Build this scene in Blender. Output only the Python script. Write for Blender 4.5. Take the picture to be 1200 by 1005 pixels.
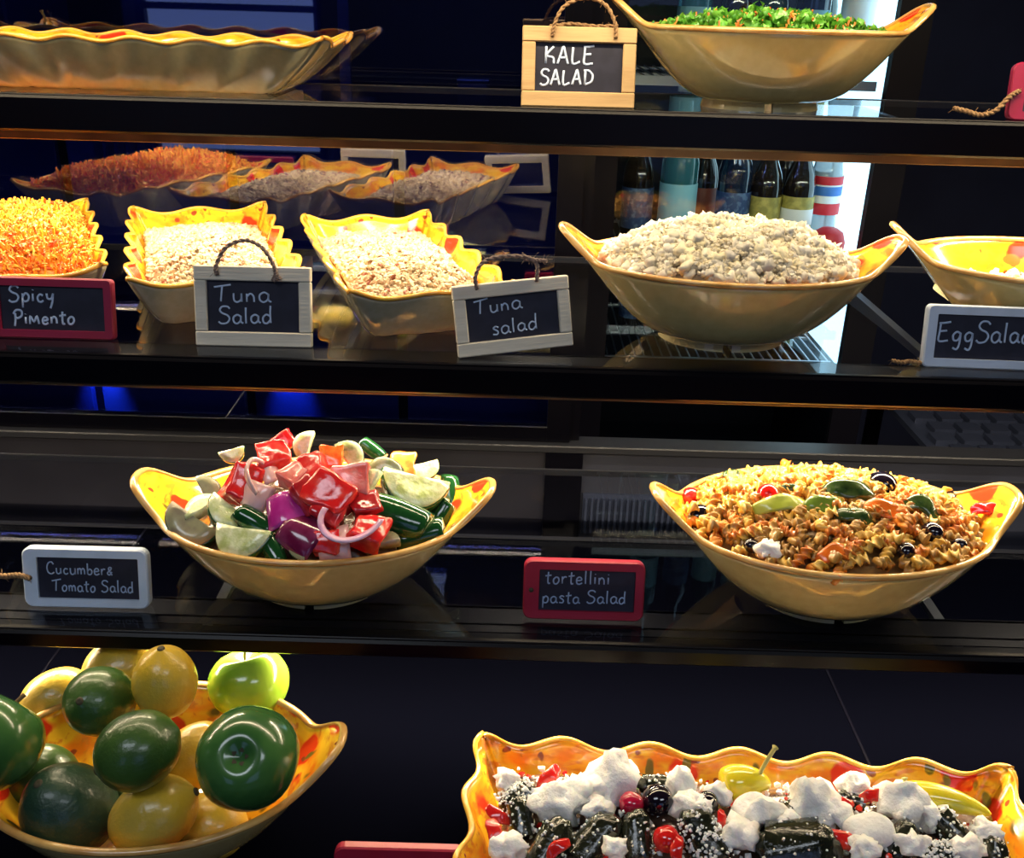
import bpy, bmesh, math, random
import numpy as np
from mathutils import Vector, Matrix, Euler, Quaternion, noise

for o in list(bpy.data.objects):
    bpy.data.objects.remove(o)
C = bpy.context.scene.collection
SC = bpy.context.scene
R = math.radians
PI = math.pi

# ------------------------------------------------------------------ camera
EYE = 1.5
cam_d = bpy.data.cameras.new('camera'); cam_d.sensor_width = 36; cam_d.lens = 34.56
cam_d.clip_start = .02
cam = bpy.data.objects.new('camera', cam_d); C.objects.link(cam)
cam.matrix_world = Matrix.Translation((0, 0, EYE)) @ Matrix.Rotation(R(90 - 23.5), 4, 'X') @ Matrix.Rotation(R(1.65), 4, 'Z')
SC.camera = cam
# ------------------------------------------------------------------ world, view, large lights
w = bpy.data.worlds.new('world'); SC.world = w; w.use_nodes = True
w.node_tree.nodes['Background'].inputs[0].default_value = (.10, .14, .32, 1)
w.node_tree.nodes['Background'].inputs[1].default_value = .05
SC.view_settings.view_transform = 'Standard'; SC.view_settings.look = 'None'
SC.view_settings.exposure = 0.0; SC.view_settings.gamma = 1.0
SC.view_settings.use_curve_mapping = False

def area(name, loc, rot, sx, sy, power, col, spread=180):
    d = bpy.data.lights.new(name, 'AREA'); d.shape = 'RECTANGLE'; d.size = sx; d.size_y = sy
    d.energy = power; d.color = col; d.spread = R(spread)
    o = bpy.data.objects.new(name, d); C.objects.link(o); o.location = loc; o.rotation_euler = rot
    return o

SHELF = [1.375, 1.115, .842]          # glass tops
FRONT = [1.30, 1.063, .915]
DECK = .66
WARM = (1, .80, .52)
LZ = [.053, .046, .020]
LY = [.05, .05, .062]
LED = [(21.0, FRONT[0], 0), (17.0, FRONT[1], 2), (36.0, FRONT[2], 6)]
# LED strips under the front of each shelf and under the canopy
for k, (pw, yf, tl) in enumerate(LED):
    area('led_light', (0, yf + LY[k], SHELF[k] - LZ[k]), (R(tl), 0, 0), 2.6, .014, pw, WARM)
area('canopy_led_light', (0, 1.22, 1.735), (R(14), 0, 0), 2.6, .03, 17.0, WARM)
# shop ceiling panels on the customers' side and a cool one over the back counter
area('shop_ceiling_light', (-.9, -.6, 2.75), (0, 0, 0), 1.2, .6, 15, (.82, .90, 1))
area('shop_ceiling_light', (1.1, -1.2, 2.75), (0, 0, 0), 1.2, .6, 15, (.82, .90, 1))
area('back_counter_light', (-.6, 2.6, 2.75), (0, 0, 0), 1.6, .3, 7, (.40, .55, 1))

# ------------------------------------------------------------------ materials
def mat(name, col, rough=.5, metal=0, coat=0, col2=None, scale=40, thr=(.4, .6), bump=0, bscale=None,
        emit=None, estr=0, trans=0, sss=0, spec=.5, stretch=None, island=None, ior=1.5, detail=3):
    m = bpy.data.materials.new(name); m.use_nodes = True
    nt = m.node_tree; N = nt.nodes; L = nt.links; b = N['Principled BSDF']
    b.inputs['Base Color'].default_value = (*col, 1)
    b.inputs['Roughness'].default_value = rough; b.inputs['Metallic'].default_value = metal
    b.inputs['Specular IOR Level'].default_value = spec
    b.inputs['Coat Weight'].default_value = coat; b.inputs['Coat Roughness'].default_value = .08
    b.inputs['Transmission Weight'].default_value = trans; b.inputs['IOR'].default_value = ior
    if sss:
        b.inputs['Subsurface Weight'].default_value = sss
        b.inputs['Subsurface Scale'].default_value = .006
        b.inputs['Subsurface Radius'].default_value = (1, .6, .3)
    if emit:
        b.inputs['Emission Color'].default_value = (*emit, 1); b.inputs['Emission Strength'].default_value = estr
    tc = N.new('ShaderNodeTexCoord'); mp = N.new('ShaderNodeMapping'); L.new(tc.outputs['Object'], mp.inputs[0])
    if stretch: mp.inputs['Scale'].default_value = stretch
    if col2:
        n = N.new('ShaderNodeTexNoise'); n.inputs['Scale'].default_value = scale; n.inputs['Detail'].default_value = detail
        L.new(mp.outputs[0], n.inputs['Vector'])
        r = N.new('ShaderNodeValToRGB'); r.color_ramp.elements[0].position = thr[0]; r.color_ramp.elements[1].position = thr[1]
        r.color_ramp.elements[0].color = (*col, 1); r.color_ramp.elements[1].color = (*col2, 1)
        L.new(n.outputs['Fac'], r.inputs[0]); L.new(r.outputs[0], b.inputs['Base Color'])
    if island:
        g = N.new('ShaderNodeNewGeometry'); r = N.new('ShaderNodeValToRGB'); cr = r.color_ramp
        while len(cr.elements) < len(island): cr.elements.new(.5)
        for i, c_ in enumerate(island):
            cr.elements[i].position = i / max(1, len(island) - 1); cr.elements[i].color = (*c_, 1)
        L.new(g.outputs['Random Per Island'], r.inputs[0]); L.new(r.outputs[0], b.inputs['Base Color'])
    if bump:
        n2 = N.new('ShaderNodeTexNoise'); n2.inputs['Scale'].default_value = bscale or scale; n2.inputs['Detail'].default_value = 4
        L.new(mp.outputs[0], n2.inputs['Vector'])
        bp = N.new('ShaderNodeBump'); bp.inputs['Strength'].default_value = bump; bp.inputs['Distance'].default_value = .002
        L.new(n2.outputs['Fac'], bp.inputs['Height']); L.new(bp.outputs[0], b.inputs['Normal'])
    return m

def pane_mat(name, tint, base, ior):
    """thin glass: see-through tint under a mirror layer"""
    m = bpy.data.materials.new(name); m.use_nodes = True
    nt = m.node_tree; N = nt.nodes; L = nt.links; N.clear()
    out = N.new('ShaderNodeOutputMaterial'); mix = N.new('ShaderNodeMixShader'); t = N.new('ShaderNodeBsdfTransparent')
    g = N.new('ShaderNodeBsdfGlossy'); fr = N.new('ShaderNodeFresnel'); ad = N.new('ShaderNodeMath'); ad.operation = 'ADD'
    ad.use_clamp = True
    t.inputs[0].default_value = (*tint, 1); g.inputs['Roughness'].default_value = .015
    g.inputs['Color'].default_value = (.9, .93, 1, 1)
    fr.inputs['IOR'].default_value = ior; ad.inputs[1].default_value = base
    ge = N.new('ShaderNodeNewGeometry'); inv = N.new('ShaderNodeMath'); inv.operation = 'SUBTRACT'; inv.inputs[0].default_value = 1
    mu = N.new('ShaderNodeMath'); mu.operation = 'MULTIPLY'
    L.new(ge.outputs['Backfacing'], inv.inputs[1]); L.new(fr.outputs[0], ad.inputs[0])
    L.new(ad.outputs[0], mu.inputs[0]); L.new(inv.outputs[0], mu.inputs[1]); L.new(mu.outputs[0], mix.inputs[0])
    L.new(t.outputs[0], mix.inputs[1]); L.new(g.outputs[0], mix.inputs[2]); L.new(mix.outputs[0], out.inputs[0])
    return m

def painted_mat():
    """yellow hand-painted glaze: orange brush streaks, red blossoms, brown-green leaf strokes"""
    m = mat('painted_yellow_glaze', (.92, .52, .03), rough=.16, coat=.5)
    nt = m.node_tree; N = nt.nodes; L = nt.links; b = N['Principled BSDF']
    tc = N.new('ShaderNodeTexCoord')
    def ramp(src, p0, p1):
        r = N.new('ShaderNodeMapRange'); r.inputs['From Min'].default_value = p0; r.inputs['From Max'].default_value = p1
        L.new(src, r.inputs['Value']); return r.outputs['Result']
    def mixc(fac, a, col):
        x = N.new('ShaderNodeMix'); x.data_type = 'RGBA'; L.new(fac, x.inputs['Factor'])
        if isinstance(a, tuple): x.inputs['A'].default_value = (*a, 1)
        else: L.new(a, x.inputs['A'])
        x.inputs['B'].default_value = (*col, 1); return x.outputs['Result']
    def noi(scale, st=(1, 1, 1), detail=2, rot=0):
        mp = N.new('ShaderNodeMapping'); mp.inputs['Scale'].default_value = st; mp.inputs['Rotation'].default_value = (0, 0, rot)
        L.new(tc.outputs['Object'], mp.inputs[0])
        n = N.new('ShaderNodeTexNoise'); n.inputs['Scale'].default_value = scale; n.inputs['Detail'].default_value = detail
        L.new(mp.outputs[0], n.inputs['Vector']); return n
    def vor(scale, st=(1, 1, 1), rot=0, rnd=1.0):
        mp = N.new('ShaderNodeMapping'); mp.inputs['Scale'].default_value = st; mp.inputs['Rotation'].default_value = (0, 0, rot)
        L.new(tc.outputs['Object'], mp.inputs[0])
        wn = noi(60, detail=1)
        sub = N.new('ShaderNodeVectorMath'); sub.operation = 'MULTIPLY_ADD'
        L.new(wn.outputs['Color'], sub.inputs[0]); sub.inputs[1].default_value = (.012 , .012, .012)
        L.new(mp.outputs[0], sub.inputs[2])
        v = N.new('ShaderNodeTexVoronoi'); v.inputs['Scale'].default_value = scale; v.inputs['Randomness'].default_value = rnd
        L.new(sub.outputs[0], v.inputs['Vector']); return v
    c = mixc(ramp(noi(26, (1, 1, 2.2)).outputs['Fac'], .44, .66), (.90, .50, .025), (.84, .22, .01))
    c = mixc(ramp(noi(110, (1, .3, 1), rot=.6).outputs['Fac'], .56, .66), c, (.70, .22, .02))
    v = vor(15); c = mixc(ramp(v.outputs['Distance'], .33, .28), c, (.75, .035, .01))
    v2 = vor(34, (1, 1, 1)); c = mixc(ramp(v2.outputs['Distance'], .17, .12), c, (.28, .05, .02))
    v3 = vor(13, (1, 2.6, 1.4), rot=.9); c = mixc(ramp(v3.outputs['Distance'], .20, .15), c, (.16, .12, .02))
    L.new(c, b.inputs['Base Color'])
    return m

M = {}
M['black'] = mat('black_gloss_trim', (.0012, .0012, .003), rough=.3, spec=.12)
M['blackm'] = mat('black_satin_metal', (.0022, .0022, .005), rough=.45, spec=.12)
M['deck'] = mat('black_deck_panel', (.0005, .0006, .0016), rough=.7, spec=0, ior=1.001)
M['panel'] = mat('grey_inner_panel', (.0085, .0085, .013), rough=.5, spec=.15, col2=(.013, .013, .019), scale=4)
M['bpanel'] = mat('blue_grey_grille_metal', (.035, .045, .085), rough=.4, metal=.5)
M['steel'] = mat('brushed_steel', (.35, .37, .42), rough=.32, metal=1, bump=.1, bscale=200, stretch=(1, .05, 1))
M['lens'] = mat('warm_lamp_lens', (.6, .45, .3), rough=.3, emit=WARM, estr=2.2)
M['housing'] = mat('bronze_lamp_housing', (.05, .028, .014), rough=.5, metal=.2, col2=(.16, .10, .05), scale=7, thr=(.45, .65))
M['shelf'] = pane_mat('shelf_glass', (.90, .92, .96), .0, 1.42)
M['door'] = pane_mat('rear_door_glass', (.55, .60, .85), .10, 1.6)
M['cdoor'] = pane_mat('cooler_door_glass', (.85, .92, .95), .0, 1.45)
M['edge'] = mat('polished_glass_edge', (.014, .015, .020), rough=.4, spec=.3)
M['out'] = mat('cream_olive_glaze', (.50, .405, .165), rough=.14, coat=.6, col2=(.55, .455, .20), scale=90, thr=(.3, .7))
M['dimmed_out'] = mat('dimmed_olive_glaze', (.20, .175, .095), rough=.2, coat=.4, col2=(.235, .205, .115), scale=90, thr=(.3, .7))  # olive glaze darkened to carry the weaker light on the long platter
M['dish_out'] = mat('pale_cream_glaze', (.46, .42, .28), rough=.16, coat=.5, col2=(.50, .46, .32), scale=90)
M['rim'] = mat('ochre_rim_glaze', (.52, .26, .07), rough=.2, coat=.5, col2=(.62, .38, .12), scale=30)
M['paint'] = painted_mat()
M['foot'] = mat('cream_glazed_foot', (.46, .40, .20), rough=.25, coat=.3)
M['pine'] = mat('pale_pine_wood', (.58, .38, .17), rough=.55, col2=(.40, .23, .09), scale=26, thr=(.45, .8), stretch=(.25, 3, 3), bump=.15, bscale=120)
M['wash'] = mat('whitewashed_wood', (.74, .68, .55), rough=.6, col2=(.56, .50, .39), scale=26, thr=(.45, .8), stretch=(.3, 3, 3), bump=.2, bscale=120)
M['white'] = mat('white_painted_wood', (.60, .70, .86), rough=.5, col2=(.52, .60, .72), scale=30, thr=(.4, .8), bump=.1)
M['red'] = mat('red_painted_wood', (.34, .012, .04), rough=.4, col2=(.33, .01, .03), scale=30, bump=.1)
M['magenta'] = mat('crimson_painted_wood', (.28, .010, .05), rough=.4, col2=(.28, .01, .04), scale=30, bump=.1)
M['slate'] = mat('chalkboard_slate', (.008, .008, .022), rough=.6, col2=(.014, .014, .032), scale=50)
M['chalk'] = mat('pale_blue_chalk', (.62, .74, .95), rough=.8, bump=.3, bscale=900)
M['chalkd'] = mat('fine_chalk', (.40, .50, .72), rough=.8, bump=.3, bscale=900)
M['twine'] = mat('jute_twine', (.36, .22, .10), rough=.9, col2=(.24, .13, .06), scale=300, bump=.8, bscale=500)
M['twineg'] = mat('grey_jute_twine', (.30, .22, .18), rough=.9, col2=(.20, .14, .12), scale=300, bump=.8, bscale=500)
# food
M['tom'] = mat('tomato_flesh', (.72, .018, .02), rough=.12, coat=.6, col2=(.80, .10, .07), scale=55, thr=(.45, .75), bump=.25, bscale=160, sss=.15)
M['tom_p'] = mat('pale_tomato_flesh', (.78, .16, .13), rough=.14, coat=.6, col2=(.85, .40, .33), scale=60, thr=(.4, .7), bump=.25, bscale=160, sss=.15)
M['tom_o'] = mat('orange_tomato_flesh', (.82, .10, .02), rough=.14, coat=.6, col2=(.85, .30, .05), scale=50, bump=.2, bscale=160, sss=.1)
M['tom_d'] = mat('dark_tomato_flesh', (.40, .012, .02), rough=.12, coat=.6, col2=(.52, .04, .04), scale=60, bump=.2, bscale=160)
M['flesh'] = mat('cucumber_flesh', (.46, .54, .20), rough=.18, coat=.5, col2=(.74, .78, .50), scale=75, thr=(.35, .6), bump=.5, bscale=150, sss=.15)
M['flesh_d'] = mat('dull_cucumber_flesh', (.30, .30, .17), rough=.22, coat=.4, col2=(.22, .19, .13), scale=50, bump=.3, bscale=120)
M['skin'] = mat('cucumber_skin', (.008, .055, .014), rough=.12, coat=.6, col2=(.03, .15, .03), scale=35, thr=(.5, .75), bump=.2, bscale=120)
M['oni_w'] = mat('white_onion', (.80, .52, .50), rough=.15, coat=.5, sss=.2)
M['oni_p'] = mat('purple_onion', (.56, .20, .48), rough=.12, coat=.6, col2=(.75, .50, .68), scale=40, sss=.1)
M['pet_p'] = mat('bright_purple_onion', (.42, .02, .24), rough=.12, coat=.6, col2=(.52, .06, .34), scale=40)
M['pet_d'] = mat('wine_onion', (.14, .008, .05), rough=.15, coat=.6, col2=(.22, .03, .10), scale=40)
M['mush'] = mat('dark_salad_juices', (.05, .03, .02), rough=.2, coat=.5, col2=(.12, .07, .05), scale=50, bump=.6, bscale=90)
M['olive'] = mat('black_olive', (.006, .004, .010), rough=.10, coat=.8)
M['cherry'] = mat('cherry_tomato_skin', (.62, .012, .010), rough=.08, coat=.8, sss=.1)
M['cherry_m'] = mat('magenta_tomato_skin', (.42, .008, .04), rough=.08, coat=.8)
M['pepper'] = mat('red_pepper', (.55, .012, .012), rough=.12, coat=.6, col2=(.66, .04, .02), scale=50)
M['strip_o'] = mat('orange_pepper', (.66, .14, .015), rough=.2, coat=.5)
M['strip_l'] = mat('lime_pepper', (.36, .42, .05), rough=.2, coat=.5, col2=(.45, .50, .10), scale=40)
M['strip_g'] = mat('green_pepper', (.12, .20, .025), rough=.2, coat=.5)
M['strip_d'] = mat('dark_green_leaf', (.015, .04, .010), rough=.2, coat=.5, col2=(.05, .09, .02), scale=60)
M['ypep'] = mat('yellow_pickled_pepper', (.78, .60, .02), rough=.12, coat=.6, col2=(.70, .64, .05), scale=30, sss=.1)
M['ystem'] = mat('pale_pepper_stem', (.55, .50, .16), rough=.4)
M['leafroll'] = mat('dark_vine_leaf', (.012, .014, .008), rough=.13, coat=.5, col2=(.035, .038, .02), scale=70, thr=(.45, .8), bump=.9, bscale=110)
M['feta'] = mat('feta_cheese', (.88, .87, .84), rough=.5, bump=1.0, bscale=170, sss=.2)
M['rot_y'] = mat('yellow_pasta', (.66, .36, .05), rough=.3, coat=.3, col2=(.72, .46, .10), scale=50)
M['rot_o'] = mat('orange_pasta', (.58, .15, .015), rough=.3, coat=.3, col2=(.64, .25, .03), scale=50)
M['rot_t'] = mat('tan_pasta', (.40, .19, .035), rough=.3, coat=.3, col2=(.48, .28, .07), scale=50)
M['tuna'] = mat('tuna_salad_flakes', (.6, .5, .35), rough=.55, island=[(.30, .20, .10), (.50, .38, .22), (.56, .45, .28), (.42, .31, .17), (.60, .50, .36)])
M['tunab'] = mat('chunky_tuna_salad', (.6, .5, .35), rough=.5, coat=.2, island=[(.46, .43, .38), (.66, .60, .46), (.56, .52, .44), (.70, .62, .38), (.74, .70, .62)], bump=.5, bscale=200)
M['tunaf'] = mat('pale_tuna_flakes', (.6, .5, .35), rough=.55, island=[(.50, .44, .34), (.68, .62, .48), (.60, .50, .30), (.74, .69, .58)])
M['tunam'] = mat('tuna_salad_mass', (.30, .22, .12), rough=.6, col2=(.44, .34, .20), scale=70, bump=.8, bscale=140)
M['speck'] = mat('brown_tuna_specks', (.22, .06, .03), rough=.4, island=[(.28, .06, .03), (.12, .08, .03), (.36, .16, .06)])
M['pim'] = mat('shredded_cheese', (.8, .4, .05), rough=.45, island=[(.72, .10, .01), (.80, .26, .015), (.84, .44, .03), (.66, .06, .008), (.85, .52, .08), (.80, .34, .02)])
M['pimm'] = mat('cheese_mass', (.62, .20, .02), rough=.5, col2=(.70, .34, .04), scale=80, bump=.8)
M['egg'] = mat('egg_salad_mass', (.74, .62, .28), rough=.4, col2=(.80, .74, .52), scale=40, bump=.7, bscale=90)
M['kale'] = mat('kale_leaves', (.1, .3, .03), rough=.4, coat=.2, island=[(.05, .22, .015), (.10, .36, .03), (.18, .48, .05), (.07, .26, .02)])
M['carrot'] = mat('orange_shreds', (.7, .18, .03), rough=.4, island=[(.6, .10, .02), (.75, .30, .05)])
M['apple'] = mat('green_apple_skin', (.030, .105, .026), rough=.2, coat=.5, col2=(.05, .145, .036), scale=26, bump=.03)
M['apple_lit'] = mat('lit_green_apple_skin', (.26, .52, .03), rough=.18, coat=.5, col2=(.36, .58, .05), scale=20)  # lamp light on the back apple is painted into this lighter skin
M['lime'] = mat('lime_peel', (.026, .070, .014), rough=.3, coat=.3, col2=(.045, .105, .020), scale=22, bump=.25, bscale=260)
M['avo'] = mat('dark_green_peel', (.016, .045, .024), rough=.38, coat=.2, col2=(.026, .062, .032), scale=24, bump=.5, bscale=180)
M['lemon'] = mat('lemon_peel', (.62, .40, .03), rough=.30, coat=.3, col2=(.52, .36, .05), scale=18, bump=.35, bscale=220)
M['calyx'] = mat('brown_fruit_end', (.05, .04, .02), rough=.8)
M['stem'] = mat('woody_stem', (.10, .055, .02), rough=.8)

# ------------------------------------------------------------------ helpers
def link(o, parent=None):
    C.objects.link(o)
    if parent: o.parent = parent
    return o

def tag(o, label, cat, group=None, kind=None):
    o['label'] = label; o['category'] = cat
    if group: o['group'] = group
    if kind: o['kind'] = kind
    return o

def empty(name, loc=(0, 0, 0), rot=(0, 0, 0)):
    o = bpy.data.objects.new(name, None); C.objects.link(o); o.location = loc; o.rotation_euler = rot
    o.empty_display_size = .02
    return o

def build(name, V, F, mats, parent=None, fm=None, smooth=True, loc=None, rot=None):
    me = bpy.data.meshes.new(name); me.from_pydata([tuple(map(float, v)) for v in V], [], F)
    for m_ in (mats if isinstance(mats, (list, tuple)) else [mats]): me.materials.append(m_)
    if fm is not None: me.polygons.foreach_set('material_index', fm)
    me.polygons.foreach_set('use_smooth', [smooth] * len(F))
    me.update()
    o = link(bpy.data.objects.new(name, me), parent)
    if loc is not None: o.location = loc
    if rot is not None: o.rotation_euler = rot
    return o

def from_bm(name, bm, m_, parent=None, smooth=False, loc=None, rot=None):
    bmesh.ops.recalc_face_normals(bm, faces=bm.faces)
    me = bpy.data.meshes.new(name); bm.to_mesh(me); bm.free(); me.materials.append(m_)
    me.polygons.foreach_set('use_smooth', [smooth] * len(me.polygons))
    o = link(bpy.data.objects.new(name, me), parent)
    if loc is not None: o.location = loc
    if rot is not None: o.rotation_euler = rot
    return o

def add_box(bm, x0, x1, y0, y1, z0, z1, bev=0, seg=1):
    r = bmesh.ops.create_cube(bm, size=1)
    vs = r['verts']
    for v in vs:
        v.co = Vector(((x0 + x1) / 2 + v.co.x * (x1 - x0), (y0 + y1) / 2 + v.co.y * (y1 - y0), (z0 + z1) / 2 + v.co.z * (z1 - z0)))
    if bev:
        es = {e for v in vs for e in v.link_edges}
        bmesh.ops.bevel(bm, geom=list(es), offset=bev, segments=seg, affect='EDGES', profile=.5)

def box(name, x0, x1, y0, y1, z0, z1, m_, parent=None, bev=.0, seg=1, loc=None, rot=None, smooth=False):
    bm = bmesh.new(); add_box(bm, x0, x1, y0, y1, z0, z1, bev, seg)
    return from_bm(name, bm, m_, parent, smooth=smooth, loc=loc, rot=rot)

def spline(pts, n=6):
    P = [Vector(p) for p in pts]
    if len(P) < 3: return P
    out = []
    for i in range(len(P) - 1):
        p0 = P[max(i - 1, 0)]; p1 = P[i]; p2 = P[i + 1]; p3 = P[min(i + 2, len(P) - 1)]
        for k in range(n):
            t = k / n
            out.append(.5 * ((2 * p1) + (p2 - p0) * t + (2 * p0 - 5 * p1 + 4 * p2 - p3) * t * t + (3 * p1 - p0 - 3 * p2 + p3) * t ** 3))
    out.append(P[-1]); return out

def tube_geo(pts, r, n=8, V=None, F=None, up=Vector((0, 1, 0)), flat=1.0, cap=True):
    """tube along pts; r number or function of 0..1"""
    V = [] if V is None else V; F = [] if F is None else F
    P = [Vector(p) for p in pts]; base = len(V); K = len(P)
    for i, p in enumerate(P):
        t = (P[min(i + 1, K - 1)] - P[max(i - 1, 0)])
        t = t.normalized() if t.length > 1e-9 else Vector((1, 0, 0))
        a = up - t * up.dot(t)
        if a.length < 1e-3: a = Vector((0, 0, 1)) - t * t.z
        if a.length < 1e-3: a = Vector((1, 0, 0))
        a.normalize(); b = t.cross(a)
        rr = r(i / max(1, K - 1)) if callable(r) else r
        for j in range(n):
            an = 2 * PI * j / n
            V.append(p + a * math.cos(an) * rr * flat + b * math.sin(an) * rr)
    for i in range(K - 1):
        for j in range(n):
            a0 = base + i * n + j; a1 = base + i * n + (j + 1) % n
            F.append((a0, a1, a1 + n, a0 + n))
    if cap:
        F.append(tuple(base + j for j in range(n))[::-1]); F.append(tuple(base + (K - 1) * n + j for j in range(n)))
    return V, F

def tube(name, pts, r, m_, parent=None, n=8, **k):
    V, F = tube_geo(pts, r, n, **k); return build(name, V, F, m_, parent)

def revolve(prof, n=32, wob=None):
    """prof list of (r, z) bottom to top"""
    V, F = [], []
    for (r, z) in prof:
        for j in range(n):
            a = 2 * PI * j / n; rr = r * (1 + (wob(a, z) if wob else 0))
            V.append((rr * math.cos(a), rr * math.sin(a), z))
    for i in range(len(prof) - 1):
        for j in range(n):
            a0 = i * n + j; a1 = i * n + (j + 1) % n
            F.append((a0, a1, a1 + n, a0 + n))
    return V, F

def copy_tree(o, parent=None):
    c = o.copy(); C.objects.link(c)
    if parent: c.parent = parent
    for ch in list(o.children): copy_tree(ch, c)
    return c

def ico(sub):
    bm = bmesh.new(); bmesh.ops.create_icosphere(bm, subdivisions=sub, radius=1)
    V = np.array([v.co[:] for v in bm.verts]); F = [tuple(v.index for v in f.verts) for f in bm.faces]; bm.free()
    return V, F

def vnoise(V, freq, seed):
    return np.array([noise.noise(Vector((v[0] * freq + seed, v[1] * freq - seed * .7, v[2] * freq + seed * 1.3))) for v in V])

def lump(sub, seed, amp=.35, freq=1.6, rough=.12):
    V, F = ico(sub)
    d = 1 + amp * vnoise(V, freq, seed) * 1.6 + rough * vnoise(V, freq * 3.5, seed + 9)
    return V * d[:, None], F

def scatter(name, protos, xf, m_, parent=None, smooth=False):
    """joins many small pieces; xf: list of (proto index, loc, 3x3 matrix)"""
    VV, FF, off = [], [], 0
    for k, loc, mx in xf:
        V, F = protos[k]
        VV.append(V @ np.array(mx).T + np.array(loc)); FF.append(np.array(F) + off); off += len(V)
    V = np.concatenate(VV); F = np.concatenate(FF); nf, kk = F.shape
    me = bpy.data.meshes.new(name); me.vertices.add(len(V)); me.vertices.foreach_set('co', V.astype(np.float32).ravel())
    me.loops.add(nf * kk); me.loops.foreach_set('vertex_index', F.astype(np.int32).ravel())
    me.polygons.add(nf); me.polygons.foreach_set('loop_start', np.arange(0, nf * kk, kk, dtype=np.int32))
    me.materials.append(m_); me.update(calc_edges=True)
    me.polygons.foreach_set('use_smooth', [smooth] * nf)
    return link(bpy.data.objects.new(name, me), parent)

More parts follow.
